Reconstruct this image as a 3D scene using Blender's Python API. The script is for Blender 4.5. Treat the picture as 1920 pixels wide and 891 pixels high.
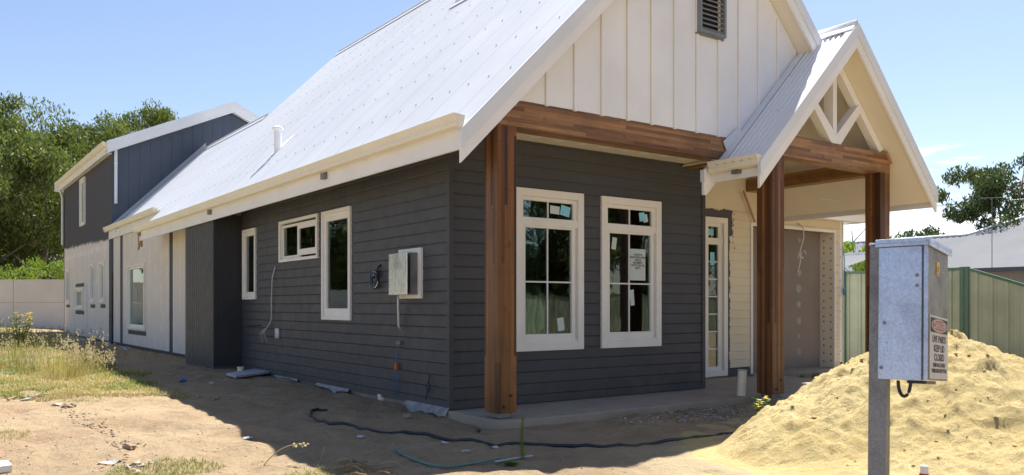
import bpy, math, random
import numpy as np
from mathutils import Vector, Matrix, noise, Quaternion
random.seed(7); rng = np.random.default_rng(7)
for o in list(bpy.data.objects): bpy.data.objects.remove(o)
S = bpy.context.scene; COL = S.collection
PI = math.pi; R_ = math.radians

# ---------------------------------------------------------------- camera
YAW = math.atan(1121/1555.0)
FW = Vector((math.sin(YAW), math.cos(YAW), 0)); RT = Vector((math.cos(YAW), -math.sin(YAW), 0))
CAMP = Vector((-4.666, -7.619, 1.10))
cd = bpy.data.cameras.new('camera'); cam = bpy.data.objects.new('camera', cd); COL.objects.link(cam)
cam.location = CAMP; cam.rotation_euler = (PI/2, 0, -YAW)
cd.sensor_width = 36; cd.lens = 1555/1920*36; cd.shift_y = 127.5/1920; cd.clip_start = .05; cd.clip_end = 3000
cd.dof.use_dof = True; cd.dof.focus_distance = 10.5; cd.dof.aperture_fstop = 5.0
S.camera = cam

# ---------------------------------------------------------------- light
EL, AZ = R_(60.5), R_(28.0)            # azimuth measured from +X towards +Y
sd = Vector((math.cos(EL)*math.cos(AZ), math.cos(EL)*math.sin(AZ), math.sin(EL)))
sl = bpy.data.lights.new('sun', 'SUN'); sun = bpy.data.objects.new('sun', sl); COL.objects.link(sun)
sl.energy = 5.0; sl.angle = R_(.53); sl.color = (1, .965, .91)
sun.rotation_euler = (-sd).to_track_quat('-Z', 'Y').to_euler(); sun.location = (20, 20, 40)
W = bpy.data.worlds.new('World'); S.world = W; W.use_nodes = True
nt = W.node_tree; nt.nodes.clear()
def wn(t, **k):
    n = nt.nodes.new(t)
    for a, b in k.items(): setattr(n, a, b)
    return n
sky = wn('ShaderNodeTexSky', sky_type='NISHITA', sun_disc=False, sun_elevation=EL, sun_rotation=PI/2-AZ, altitude=20, air_density=1.0, dust_density=.55, ozone_density=3.2)
tc = wn('ShaderNodeTexCoord'); sx = wn('ShaderNodeSeparateXYZ'); nt.links.new(tc.outputs['Generated'], sx.inputs[0])
def wm(op, a, b=None, c=None):
    n = wn('ShaderNodeMath', operation=op)
    for i, q in enumerate((a, b, c)):
        if q is None: continue
        if isinstance(q, (int, float)): n.inputs[i].default_value = q
        else: nt.links.new(q, n.inputs[i])
    return n.outputs[0]
zc = wm('ADD', wm('MAXIMUM', sx.outputs[2], 0), .06)
cx = wm('DIVIDE', sx.outputs[0], zc); cy = wm('DIVIDE', sx.outputs[1], zc)
cb = wn('ShaderNodeCombineXYZ'); nt.links.new(cx, cb.inputs[0]); nt.links.new(cy, cb.inputs[1]); cb.inputs[2].default_value = 3.1
cn = wn('ShaderNodeTexNoise'); cn.inputs['Scale'].default_value = .85; cn.inputs['Detail'].default_value = 9; cn.inputs['Roughness'].default_value = .62
nt.links.new(cb.outputs[0], cn.inputs['Vector'])
def wr(v, a, b, c=0., d=1.):
    n = wn('ShaderNodeMapRange', interpolation_type='SMOOTHSTEP'); nt.links.new(v, n.inputs[0])
    for i, q in enumerate((a, b, c, d)): n.inputs[i+1].default_value = q
    return n.outputs[0]
# clouds only low over the eastern part of the sky
dirr = wm('ADD', wm('MULTIPLY', sx.outputs[0], math.sin(YAW+R_(26))), wm('MULTIPLY', sx.outputs[1], math.cos(YAW+R_(26))))
mask = wm('MULTIPLY', wr(dirr, .86, .97), wr(sx.outputs[2], .05, .24, 1., .0))
cl = wr(wm('ADD', cn.outputs[0], wm('MULTIPLY', mask, .172)), .61, .76)
cl = wm('MULTIPLY', cl, wm('MULTIPLY', wr(mask, .0, .25), .85))
mx = wn('ShaderNodeMix', data_type='RGBA'); nt.links.new(cl, mx.inputs[0]); tint = wn('ShaderNodeMix', data_type='RGBA', blend_type='MULTIPLY'); tint.inputs[0].default_value = 1; tint.inputs[7].default_value = (1.09, .985, .975, 1); nt.links.new(sky.outputs[0], tint.inputs[6]); nt.links.new(tint.outputs[2], mx.inputs[6]); mx.inputs[7].default_value = (9.8, 10.0, 10.4, 1)
bg = wn('ShaderNodeBackground'); bg.inputs[1].default_value = .078
nt.links.new(mx.outputs[2], bg.inputs[0]); wo = wn('ShaderNodeOutputWorld'); nt.links.new(bg.outputs[0], wo.inputs[0])
S.view_settings.view_transform = 'Standard'; S.view_settings.look = 'None'; S.view_settings.gamma = 1
S.view_settings.use_curve_mapping = False; S.view_settings.exposure = 1.2
S.render.engine = 'CYCLES'
S.cycles.max_bounces = 6; S.cycles.transparent_max_bounces = 12

# ---------------------------------------------------------------- placing helpers
def ray(px, py): return FW + RT*((px-960)/1555.) + Vector((0, 0, -(py-573)/1555.))
def onz(px, py, z):
    d = ray(px, py); t = (z-CAMP.z)/d.z; return CAMP + d*t
def at(px, D, z=0):                      # a place at depth D in front of the viewpoint
    p = CAMP + (FW + RT*((px-960)/1555.))*D; return Vector((p.x, p.y, z))
def sst(a, b, x):
    t = min(1, max(0, (x-a)/(b-a))); return t*t*(3-2*t)
def n3(x, y, z=0., s=1.): return noise.noise(Vector((x*s, y*s, z)))
def gh0(x, y):
    h = -.15 + .105*sst(-1.3, 1.6, y)*sst(6.5, 3.5, x) + .05*sst(2.5, 8, y)*sst(6.5, 3.5, x) + .06*sst(6., 7.5, x)*sst(-1.5, .5, y)
    h += .27*sst(20, 36, y)*sst(4, -2, x)
    h -= .05*sst(-2.5, -5, x)*sst(2, -2, y); h += .045*math.exp(-((y+1.25)/.45)**2)*sst(-.8, .2, x)*sst(5, 4, x)
    return h
def gh(x, y):
    h = gh0(x, y)
    if -14 < x < 12 and -9 < y < 30:
        a = sst(26, 14, y)
        h += (n3(x, y, 1.3, .55)*.018 + n3(x, y, 4.1, 1.9)*.014 + n3(x, y, 7.7, 5.)*.018 + n3(x, y, 2.7, 9.)*.013)*a
        # wheel and foot hollows in the loose sand
        d = abs((x+2.9)*.55 + (y-.6)*.83 - .25*math.sin(x*1.3)); h -= .03*math.exp(-(d/.22)**2)*sst(-6.5, -5, x)*sst(-.9, -1.9, x)
        h += .02*math.exp(-((d-.42)/.16)**2)*sst(-6.5, -5, x)*sst(-.9, -1.9, x)
        k = noise.noise(Vector((x*3.3, y*3.3, 11)))
        if k > .2: h -= (k-.2)*.10*a
        if -.06 < x < 9.2 and y > -1.5: h = min(h, -.075)
    return h
def gp(px, py):
    z = -.1
    for _ in range(6):
        p = onz(px, py, z); z = gh(p.x, p.y)
    return Vector((p.x, p.y, z))

# ---------------------------------------------------------------- materials
MATS = {}
class NT:
    def __init__(s, name):
        s.m = bpy.data.materials.new(name); s.m.use_nodes = True; s.t = s.m.node_tree; s.b = s.t.nodes['Principled BSDF']
        s.out = s.t.nodes['Material Output']; MATS[name] = s.m
    def n(s, t, **k):
        q = s.t.nodes.new(t)
        for a, b in k.items(): setattr(q, a, b)
        return q
    def l(s, a, b): s.t.links.new(a, b)
    def put(s, sock, v):
        if isinstance(v, (int, float)): sock.default_value = v
        elif isinstance(v, tuple): sock.default_value = (*v, 1) if len(v) == 3 and sock.type == 'RGBA' else v
        else: s.l(v, sock)
    def pos(s):
        if not hasattr(s, '_p'): s._p = s.n('ShaderNodeNewGeometry')
        return s._p.outputs['Position']
    def xyz(s, v=None):
        q = s.n('ShaderNodeSeparateXYZ'); s.l(v or s.pos(), q.inputs[0]); return q.outputs
    def comb(s, a, b, c=0.):
        q = s.n('ShaderNodeCombineXYZ')
        for i, v in enumerate((a, b, c)): s.put(q.inputs[i], v)
        return q.outputs[0]
    def map(s, v, sc):
        q = s.n('ShaderNodeMapping'); s.l(v, q.inputs[0]); q.inputs['Scale'].default_value = sc; return q.outputs[0]
    def noise(s, sc, det=4, rough=.55, v=None, dist=0.):
        q = s.n('ShaderNodeTexNoise'); s.l(v or s.pos(), q.inputs['Vector']); q.inputs['Scale'].default_value = sc
        q.inputs['Detail'].default_value = det; q.inputs['Roughness'].default_value = rough; q.inputs['Distortion'].default_value = dist
        return q.outputs[0]
    def m_(s, op, a, b=None):
        q = s.n('ShaderNodeMath', operation=op); s.put(q.inputs[0], a)
        if b is not None: s.put(q.inputs[1], b)
        return q.outputs[0]
    def rng(s, v, a, b, c=0., d=1., sm=False):
        q = s.n('ShaderNodeMapRange')
        if sm: q.interpolation_type = 'SMOOTHSTEP'
        for i, w in enumerate((v, a, b, c, d)): s.put(q.inputs[i], w)
        return q.outputs[0]
    def mix(s, f, a, b, mode='MIX'):
        q = s.n('ShaderNodeMix', data_type='RGBA', blend_type=mode); s.put(q.inputs[0], f); s.put(q.inputs[6], a); s.put(q.inputs[7], b); return q.outputs[2]
    def bump(s, h, st=.3, d=.01, nrm=None):
        q = s.n('ShaderNodeBump'); q.inputs['Strength'].default_value = st; q.inputs['Distance'].default_value = d; s.l(h, q.inputs['Height'])
        if nrm: s.l(nrm, q.inputs['Normal'])
        s.l(q.outputs[0], s.b.inputs['Normal']); return q.outputs[0]
    def fin(s, col=None, rough=None, metal=None, spec=None):
        if col is not None: s.put(s.b.inputs['Base Color'], col)
        if rough is not None: s.put(s.b.inputs['Roughness'], rough)
        if metal is not None: s.put(s.b.inputs['Metallic'], metal)
        if spec is not None: s.b.inputs['Specular IOR Level'].default_value = spec
        return s.m
def painted(name, col, rough=.5, var=.10, sc=2.5, dirt=None, bump=.05, spec=.4):
    t = NT(name); n = t.noise(sc, 5); d = tuple(c*(1-var*2.2) for c in col); b = tuple(min(1, c*(1+var*.6)) for c in col)
    c = t.mix(t.rng(n, .3, .7), d, b)
    if dirt:
        g = t.rng(t.noise(.9, 8, .7), .53, .75); c = t.mix(t.m_('MULTIPLY', g, .5), c, dirt)
    t.bump(t.noise(60, 3), bump, .003)
    return t.fin(c, t.rng(t.noise(9, 3), .3, .7, rough-.08, rough+.1), spec=spec)
def rectm(t, u, v, u0, u1, v0, v1, wob):      # 0..1 mask of a ragged painted rectangle
    uu = t.m_('ADD', u, wob); vv = t.m_('ADD', v, wob)
    a = t.m_('MULTIPLY', t.m_('GREATER_THAN', uu, u0), t.m_('LESS_THAN', uu, u1))
    b = t.m_('MULTIPLY', t.m_('GREATER_THAN', vv, v0), t.m_('LESS_THAN', vv, v1))
    return t.m_('MULTIPLY', a, b)

CHAR = (.058, .059, .067)
charcoal = painted('charcoal_paint', CHAR, .52, .05, 1.3, dirt=(.10, .095, .09))
t = NT('charcoal_weatherboard_paint'); X = t.xyz()
row = t.m_('FLOOR', t.m_('DIVIDE', t.m_('SUBTRACT', X[2], .0687), .1319)); wnz = t.n('ShaderNodeTexWhiteNoise', noise_dimensions='1D'); t.l(row, wnz.inputs['W'])
aa = t.m_('ADD', t.m_('ADD', X[0], X[1]), t.m_('MULTIPLY', wnz.outputs['Value'], 2.7)); jn = t.m_('LESS_THAN', t.m_('FRACT', t.m_('DIVIDE', aa, 2.7)), .0013)
wn2 = t.n('ShaderNodeTexWhiteNoise', noise_dimensions='2D'); t.l(t.comb(row, t.m_('FLOOR', t.m_('DIVIDE', aa, 2.7))), wn2.inputs['Vector'])
c = t.mix(t.rng(t.noise(1.3, 5), .3, .7), (.049, .052, .063), (.061, .065, .077)); c = t.mix(t.m_('MULTIPLY', wn2.outputs['Value'], .35), c, (.075, .076, .084))
dust = t.m_('MULTIPLY', t.rng(X[2], .0, .5, .4, 0., True), t.rng(t.noise(3., 6, .7), .35, .7)); c = t.mix(dust, c, (.16, .13, .10))
run = t.rng(t.noise(1., 5, .6, t.map(t.pos(), (9, 9, .5))), .60, .75, 0, .25); c = t.mix(run, c, (.11, .105, .10)); c = t.mix(jn, c, (.015, .015, .017))
t.bump(t.noise(30, 4), .10, .004); charboard = t.fin(c, t.rng(t.noise(5, 3), .3, .7, .42, .62), spec=.4)
charblue = painted('dark_blue_grey_paint', (.060, .078, .115), .5, .04, 1.0)
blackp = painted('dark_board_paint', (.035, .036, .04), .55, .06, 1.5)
trimw = painted('cream_white_window_paint', (.80, .78, .73), .42, .03, 3, dirt=(.66, .62, .55))
cream = painted('cream_gutter_paint', (.80, .75, .62), .4, .03, 2)
fasc = painted('pale_fascia_paint', (.80, .79, .77), .45, .03, 2)
surf = painted('pale_grey_metal_trim', (.70, .725, .76), .4, .03, 2)
soffm = painted('cream_soffit_board', (.74, .68, .56), .75, .04, .8)
whitebd = painted('white_gable_board', (.80, .815, .84), .6, .05, 1.1)
battm = painted('cream_batten_gap_filler', (.72, .66, .53), .7, .05, 2)
louvm = painted('grey_louvre_plastic', (.20, .22, .24), .45, .05, 4)
# corrugated roof sheet
t = NT('pale_grey_roof_sheet'); n = t.noise(.7, 6, .6); X = t.xyz()
streak = t.noise(1., 4, .6, t.map(t.pos(), (.35, 9, .35)))
c = t.mix(t.rng(n, .3, .7), (.69, .705, .72), (.745, .76, .775)); c = t.mix(t.rng(streak, .55, .8, 0, .18), c, (.50, .51, .52))
lapy = t.m_('DIVIDE', X[1], .762); lf = t.m_('FRACT', lapy); ws = t.n('ShaderNodeTexWhiteNoise', noise_dimensions='1D'); t.l(t.m_('FLOOR', lapy), ws.inputs['W'])
c = t.mix(t.m_('MULTIPLY', ws.outputs['Value'], .22), c, (.68, .70, .73)); c = t.mix(t.m_('MULTIPLY', t.m_('LESS_THAN', lf, .022), .28), c, (.42, .44, .48))
t.fin(c, t.rng(n, .3, .7, .34, .46), spec=.5); roofm = t.m
t = NT('grey_neighbour_roof_sheet'); c = t.mix(t.rng(t.noise(.5, 5), .3, .7), (.165, .168, .178), (.195, .20, .21)); roofn = t.fin(c, .85, spec=.15)
screwm = painted('dark_screw_head', (.30, .32, .35), .4, .05)
flash = painted('blue_grey_flashing', (.36, .42, .50), .35, .05)
# laminated hardwood, u along the grain
def wood(name, grain, ca, cb_, cc, seed=0., blen=.7):
    t = NT(name); X = t.xyz()
    if grain == 'z': u, v = X[2], t.m_('ADD', X[0], X[1])
    elif grain == 'x': u, v = X[0], t.m_('ADD', X[2], X[1])
    else: u, v = X[1], t.m_('ADD', X[2], X[0])
    u = t.m_('ADD', u, seed); vec = t.comb(u, v, seed)
    vr = t.m_('DIVIDE', v, .0385); row = t.m_('FLOOR', vr); vf = t.m_('FRACT', vr)
    w1_ = t.n('ShaderNodeTexWhiteNoise', noise_dimensions='2D'); t.l(t.comb(row, seed+.5), w1_.inputs['Vector'])
    ul = t.m_('DIVIDE', t.m_('ADD', u, t.m_('MULTIPLY', w1_.outputs['Value'], 31.)), blen); cell = t.m_('FLOOR', ul); uf = t.m_('FRACT', ul)
    w2_ = t.n('ShaderNodeTexWhiteNoise', noise_dimensions='2D'); t.l(t.comb(row, cell), w2_.inputs['Vector'])
    w3_ = t.n('ShaderNodeTexWhiteNoise', noise_dimensions='2D'); t.l(t.comb(cell, t.m_('ADD', row, 77.)), w3_.inputs['Vector'])
    class Q: pass
    q1 = Q(); q2 = Q(); mort = t.m_('MAXIMUM', t.m_('LESS_THAN', vf, .028), t.m_('LESS_THAN', uf, .0025)); q1.outputs = {0: w2_.outputs['Value'], 'Fac': mort}; q2.outputs = {0: w3_.outputs['Value']}
    gv = t.comb(t.m_('MULTIPLY', u, 2.2), t.m_('MULTIPLY', v, 95.), t.m_('MULTIPLY', q1.outputs[0], 20.))
    g = t.noise(1., 7, .65, gv, .4)
    big = t.noise(2.3, 3, .5)
    c = t.mix(q1.outputs[0], ca, cb_); c = t.mix(t.m_('MULTIPLY', q2.outputs[0], .35), c, cc)
    c = t.mix(t.rng(g, .42, .72), c, t.mix(.5, c, (.012, .005, .003)), 'MIX')
    c = t.mix(t.rng(big, .5, .75, 0, .45), c, (.05, .02, .01))
    c = t.mix(t.m_('MULTIPLY', q1.outputs['Fac'], .7), c, (.02, .01, .006)); bl = t.rng(t.noise(5.5, 5, .7), .60, .70, 0, .6); c = t.mix(bl, c, (.03, .012, .006))
    t.bump(t.m_('ADD', g, t.m_('MULTIPLY', q1.outputs['Fac'], -2.)), .35, .0015)
    return t.fin(c, t.rng(g, .3, .7, .32, .5), spec=.45)
wpost = [wood('oiled_hardwood_post_%s' % a, 'z', (.045, .017, .007), (.33, .135, .040), (.15, .053, .016), s_, 2.2) for a, s_ in (('a', 0.), ('b', 3.3), ('c', 8.1))]
wbeamx = wood('laminated_hardwood_beam', 'x', (.14, .060, .024), (.46, .255, .115), (.30, .145, .060), 1.7)
wbeamy = wood('laminated_hardwood_cross_beam', 'y', (.17, .075, .02), (.33, .17, .055), (.22, .10, .03), 5.2)
rawpine = painted('raw_timber', (.42, .24, .14), .7, .12, 9)
# unpainted side cladding with stopping stripes and painted bands
t = NT('unpainted_grooved_cladding'); X = t.xyz(); y, z = X[1], X[2]
wob = t.m_('MULTIPLY', t.m_('SUBTRACT', t.noise(9, 4, .7), .5), .10); wob2 = t.m_('MULTIPLY', t.m_('SUBTRACT', t.noise(3.0, 5, .7, t.map(t.pos(), (1, 2.2, .6))), .5), .55)
base = t.mix(t.rng(t.noise(1.3, 4), .3, .7), (.63, .575, .51), (.69, .635, .57))
st = t.n('ShaderNodeTexWave', wave_type='BANDS', bands_direction='Y'); t.l(t.pos(), st.inputs['Vector']); st.inputs['Scale'].default_value = .55; st.inputs['Distortion'].default_value = .0
stm = t.m_('MULTIPLY', t.rng(st.outputs[1], .955, .99), t.rng(t.noise(2.2, 4, .6, t.map(t.pos(), (1, .6, 1.4))), .42, .58))
base = t.mix(t.m_('MULTIPLY', stm, .55), base, (.84, .84, .86))
hz = t.m_('MULTIPLY', t.m_('GREATER_THAN', y, 18.9), t.rng(t.m_('ABSOLUTE', t.m_('SUBTRACT', z, 2.86)), .03, .13, .5, 0.))
base = t.mix(t.m_('MULTIPLY', hz, t.rng(t.noise(3, 3), .4, .6)), base, (.82, .82, .86))
mk = rectm(t, y, z, 17.2, 17.56, -1, 9, t.m_('MULTIPLY', wob, .35))
for (a, b, c_, d_) in ((11.75, 12.06, -1, 9), (18.58, 19.03, -1, 9), (28.0, 29, -1, 9)):
    mk = t.m_('MAXIMUM', mk, rectm(t, y, z, a, b, c_, d_, t.m_('MULTIPLY', wob, .35)))
for (a, b, c_, d_) in ((14.35, 16.5, .34, .45), (26.5, 27.4, 1.03, 1.13), (23.4, 25.25, .80, .93), (23.4, 25.25, 1.74, 1.86), (21.3, 22.15, 1.02, 1.14), (19.55, 20.4, 1.02, 1.14), (20.38, 20.5, 1.2, 2.2)):
    mk = t.m_('MAXIMUM', mk, rectm(t, y, z, a, b, c_, d_, wob))
up = t.m_('MULTIPLY', t.m_('GREATER_THAN', y, 18.59), t.m_('GREATER_THAN', t.m_('ADD', z, t.m_('ADD', t.m_('MULTIPLY', t.m_('SUBTRACT', y, 18.6), -.022), t.m_('MULTIPLY', wob2, 1.1))), 3.03))
mk = t.m_('MAXIMUM', mk, up)
pch = t.mix(t.m_('GREATER_THAN', z, 3.2), (.075, .078, .09), (.075, .073, .085))
t.bump(t.noise(40, 4), .08, .004); rearclad = t.fin(t.mix(mk, base, pch), .7, spec=.3)
# cream recess cladding with paint brushed round the door
t = NT('cream_weatherboard_primer'); X = t.xyz(); x, z = X[0], X[2]
wob = t.m_('MULTIPLY', t.m_('SUBTRACT', t.noise(7, 5, .75), .5), .18)
base = t.mix(t.rng(t.noise(1.8, 5), .3, .7), (.62, .56, .42), (.70, .64, .50))
base = t.mix(t.rng(t.noise(3.2, 6, .7), .62, .74, 0, .25), base, (.42, .40, .35))
mk = rectm(t, x, z, 4.5, 5.86, 2.2, 2.60, wob); mk = t.m_('MAXIMUM', mk, rectm(t, x, z, 5.4, 5.79, .1, 2.4, wob))
mk = t.m_('MAXIMUM', mk, rectm(t, x, z, 5.70, 6.30, -.2, .115, 0.))
t.bump(t.noise(40, 4), .08, .004); creamclad = t.fin(t.mix(mk, base, (.085, .085, .092)), .65, spec=.3)
putty = painted('grey_putty', (.30, .28, .24), .8, .1, 8)
putty2 = painted('pale_putty', (.38, .36, .31), .8, .1, 8)
garb = NT('raw_fibre_board'); c = garb.mix(garb.rng(garb.noise(1.2, 5), .3, .7), (.20, .17, .145), (.25, .215, .185)); garb = garb.fin(c, .8)
garp = painted('pale_sealed_board', (.33, .31, .28), .8, .05, 2)
# glass
t = NT('window_glass'); lw = t.n('ShaderNodeFresnel'); lw.inputs[0].default_value = 1.62
gl = t.n('ShaderNodeBsdfGlossy'); gl.inputs['Roughness'].default_value = .02; gl.inputs['Color'].default_value = (.85, .95, .92, 1)
tr = t.n('ShaderNodeBsdfTransparent'); tr.inputs[0].default_value = (.50, .60, .57, 1)
wv = t.n('ShaderNodeBump'); wv.inputs['Strength'].default_value = .12; wv.inputs['Distance'].default_value = .02; t.l(t.noise(1.7, 2), wv.inputs['Height']); t.l(wv.outputs[0], gl.inputs['Normal'])
mxs = t.n('ShaderNodeMixShader'); fm = t.m_('MINIMUM', t.m_('ADD', t.m_('MULTIPLY', lw.outputs[0], 1.25), .045), 1.0); t.l(fm, mxs.inputs[0]); t.l(tr.outputs[0], mxs.inputs[1]); t.l(gl.outputs[0], mxs.inputs[2])
t.t.nodes.remove(t.b); t.l(mxs.outputs[0], t.out.inputs[0]); glass = t.m
filmm = painted('frosted_film_on_glass', (.42, .46, .43), .35, .05, 2)
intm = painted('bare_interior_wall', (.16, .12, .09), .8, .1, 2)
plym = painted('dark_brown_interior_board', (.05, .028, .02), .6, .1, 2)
bluenote = painted('pale_blue_note', (.25, .62, .78), .7, .06, 20)
whitenote = painted('white_note', (.55, .62, .60), .7, .04, 20)
inkm = painted('black_ink', (.02, .02, .025), .6, .0)
muntm = painted('white_muntin', (.72, .72, .70), .4, .02)
# galvanised steel
def galv(name, ca, cb_, rough, spots=True):
    t = NT(name); vo = t.n('ShaderNodeTexVoronoi'); t.l(t.pos(), vo.inputs['Vector']); vo.inputs['Scale'].default_value = 130
    hs = t.xyz(vo.outputs['Color'])[0]; c = t.mix(t.rng(hs, 0, 1), ca, cb_); n = t.noise(6, 6, .6)
    c = t.mix(t.rng(n, .5, .75, 0, .5), c, tuple(q*.55 for q in ca))
    sc = t.noise(1., 5, .7, t.map(t.pos(), (40, 40, 4)), 1.2); c = t.mix(t.rng(sc, .66, .72, 0, .5), c, (.12, .12, .13))
    t.bump(t.noise(14, 3), .12, .004)
    return t.fin(c, t.rng(n, .3, .7, rough-.08, rough+.12), .75)
galv_a = galv('sky_tinted_galvanised_steel', (.40, .48, .64), (.54, .62, .78), .42)  # blue put into the steel colour stands in for reflected sky
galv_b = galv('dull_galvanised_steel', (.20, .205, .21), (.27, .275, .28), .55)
galv_m = galv('bright_zinc_steel', (.80, .84, .84), (.88, .91, .91), .25)
signw = painted('sign_cream_white', (.62, .60, .54), .6, .05, 20)
signr = painted('sign_red', (.42, .035, .05), .5, .03, 20)
signy = painted('sign_yellow', (.75, .45, .02), .5, .03, 20)
rubber = painted('black_rubber', (.018, .018, .02), .45, .1, 8)
dhose = painted('black_poly_pipe', (.022, .026, .032), .5, .1, 8, dirt=(.14, .11, .08))
bluecab = painted('blue_cable', (.03, .16, .30), .5, .05, 9); whitecab = painted('white_cable', (.62, .62, .58), .5, .05, 9)
orange = painted('orange_plastic', (.62, .12, .02), .45, .05); navy = painted('blue_tape', (.02, .05, .18), .5, .05)
pvc = painted('white_pvc', (.80, .72, .56), .45, .05, 5, dirt=(.45, .38, .28)); pvcg = painted('grey_green_pvc_rim', (.42, .44, .36), .5, .05)
greenst = painted('faded_green_strip', (.12, .22, .19), .5, .12, 4)
redp = painted('red_can_paint', (.45, .01, .03), .3, .03); whitep = painted('white_plastic', (.75, .72, .70), .4, .03)
bagm = painted('blue_plastic_wrapper', (.03, .13, .55), .4, .1, 9); litter = painted('white_scrap', (.42, .42, .42), .6, .1, 6)
sheetm = painted('white_plastic_sheet', (.30, .295, .285), .4, .25, 9, dirt=(.18, .14, .10))
stickm = painted('dry_stick', (.32, .22, .12), .8, .15, 9); barkl = painted('pale_bark_chip', (.45, .36, .30), .8, .12, 6)
# concrete
t = NT('concrete'); n = t.noise(2.2, 8, .65); c = t.mix(t.rng(n, .3, .7), (.26, .22, .175), (.40, .365, .31)); c = t.mix(t.rng(t.noise(5, 5), .55, .7, 0, .6), c, (.34, .25, .16))
t.bump(t.noise(30, 6, .7), .4, .006); concm = t.fin(t.mix(.35, c, (.30, .23, .155)), .85)
padm = painted('pale_concrete_pad', (.48, .50, .52), .8, .08, 6)
# sands
def sand(name, lo, hi, stain, peb=True):
    t = NT(name); n = t.noise(.8, 8, .6); f = t.noise(14, 6, .7); X = t.xyz()
    c = t.mix(t.rng(n, .3, .7), lo, hi); c = t.mix(t.rng(f, .45, .75, 0, .5), c, stain); c = t.mix(t.rng(t.noise(3.6, 6, .7), .50, .68, 0, .45), c, stain)
    if peb:
        vo = t.n('ShaderNodeTexVoronoi'); t.l(t.pos(), vo.inputs['Vector']); vo.inputs['Scale'].default_value = 26; vo.inputs['Randomness'].default_value = 1
        k = t.m_('MULTIPLY', t.m_('LESS_THAN', vo.outputs['Distance'], .13), t.m_('GREATER_THAN', t.xyz(vo.outputs['Color'])[0], .72))
        c = t.mix(t.m_('MULTIPLY', k, .75), c, (.17, .115, .07))
    b1 = t.bump(t.m_('ADD', t.noise(20, 9, .8), t.m_('MULTIPLY', t.noise(6.5, 4, .6), 1.6)), 1., .035)
    t.bump(t.noise(180, 3, .7), .35, .002, b1)
    t.fin(c, .95, spec=.15); return t
gs = sand('sandy_ground', (.345, .25, .15), (.46, .35, .215), (.22, .155, .095))
X = gs.xyz(); base = gs.b.inputs['Base Color'].links[0].from_socket
# straw tinted soil under the lawn
lawn = gs.m_('MULTIPLY', gs.rng(gs.m_('ADD', X[1], gs.m_('MULTIPLY', gs.noise(1.1, 5), 3.)), 5.6, 6.6), gs.rng(gs.m_('ADD', X[0], gs.m_('MULTIPLY', gs.noise(1.3, 5), 1.2)), -1.0, -1.6))
c = gs.mix(gs.m_('MULTIPLY', lawn, .6), base, (.27, .235, .10))
redd = gs.rng(gs.noise(.55, 4, .6), .52, .72, 0, .55); c = gs.mix(redd, c, (.35, .22, .135))
# washed yellow fill sand around the heap
dx = gs.m_('SUBTRACT', X[0], 1.6); dy = gs.m_('SUBTRACT', X[1], -4.3)
dd = gs.m_('SQRT', gs.m_('ADD', gs.m_('MULTIPLY', dx, dx), gs.m_('MULTIPLY', dy, dy)))
c = gs.mix(gs.rng(gs.m_('ADD', dd, gs.noise(1.3, 5)), 1.9, 3.1, .9, 0., True), c, (.50, .405, .25)); gs.l(c, gs.b.inputs['Base Color']); groundm = gs.m
pilem = sand('yellow_fill_sand', (.51, .395, .180), (.61, .49, .25), (.47, .33, .12), False).m
clodm = painted('clod_earth', (.33, .24, .16), .95, .15, 12, bump=.5)
# plants
def leafm(name, a, b, trans=.35, hue2=None):
    t = NT(name); n = t.noise(.55, 3, .6); n2 = t.noise(6, 2)
    c = t.mix(t.rng(n, .35, .65), a, b); c = t.mix(t.rng(n2, .45, .7, 0, .6), c, hue2 or tuple(q*1.5 for q in b))
    di = t.n('ShaderNodeBsdfDiffuse'); trn = t.n('ShaderNodeBsdfTranslucent'); gl = t.n('ShaderNodeBsdfGlossy'); gl.inputs['Roughness'].default_value = .55
    t.l(c, di.inputs[0]); t.l(t.mix(1., c, (1., 1.1, .5), 'MULTIPLY'), trn.inputs[0])
    m1 = t.n('ShaderNodeMixShader'); m1.inputs[0].default_value = trans; t.l(di.outputs[0], m1.inputs[1]); t.l(trn.outputs[0], m1.inputs[2])
    m2 = t.n('ShaderNodeMixShader'); m2.inputs[0].default_value = .03; t.l(m1.outputs[0], m2.inputs[1]); t.l(gl.outputs[0], m2.inputs[2])
    t.t.nodes.remove(t.b); t.l(m2.outputs[0], t.out.inputs[0]); return t.m
leaf_e = leafm('eucalypt_leaf', (.072, .102, .028), (.150, .190, .050), .36, (.20, .21, .07))
leaf_l = leafm('lime_leaf', (.13, .19, .03), (.19, .26, .04), .4)
leaf_d = leafm('grey_green_leaf', (.045, .07, .025), (.08, .11, .04), .25)
weedm = leafm('weed_leaf', (.14, .22, .04), (.22, .32, .07), .35)
grassg = leafm('green_grass', (.13, .17, .035), (.22, .25, .06), .3)
grassd = leafm('dry_grass', (.38, .30, .13), (.50, .40, .20), .3, (.55, .46, .26))
grassm = leafm('grey_green_grass', (.18, .20, .09), (.28, .28, .13), .3)
flowerm = painted('yellow_petal', (.80, .58, .02), .6, .05, 9)
bark = painted('grey_brown_bark', (.19, .155, .12), .9, .2, 3, bump=.5)
fence_g = painted('dusty_green_steel', (.33, .365, .25), .5, .12, 1.2); fence_d = painted('dark_green_steel', (.07, .135, .085), .45, .06, 2)
wallc = painted('cream_panel_wall', (.66, .62, .57), .8, .05, .8)
gutd = painted('dark_neighbour_gutter', (.05, .06, .08), .5, .05); brickn = painted('shaded_neighbour_wall', (.20, .20, .20), .8, .06, 3)
wirem = painted('grey_wire', (.12, .12, .13), .5, .0)

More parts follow.
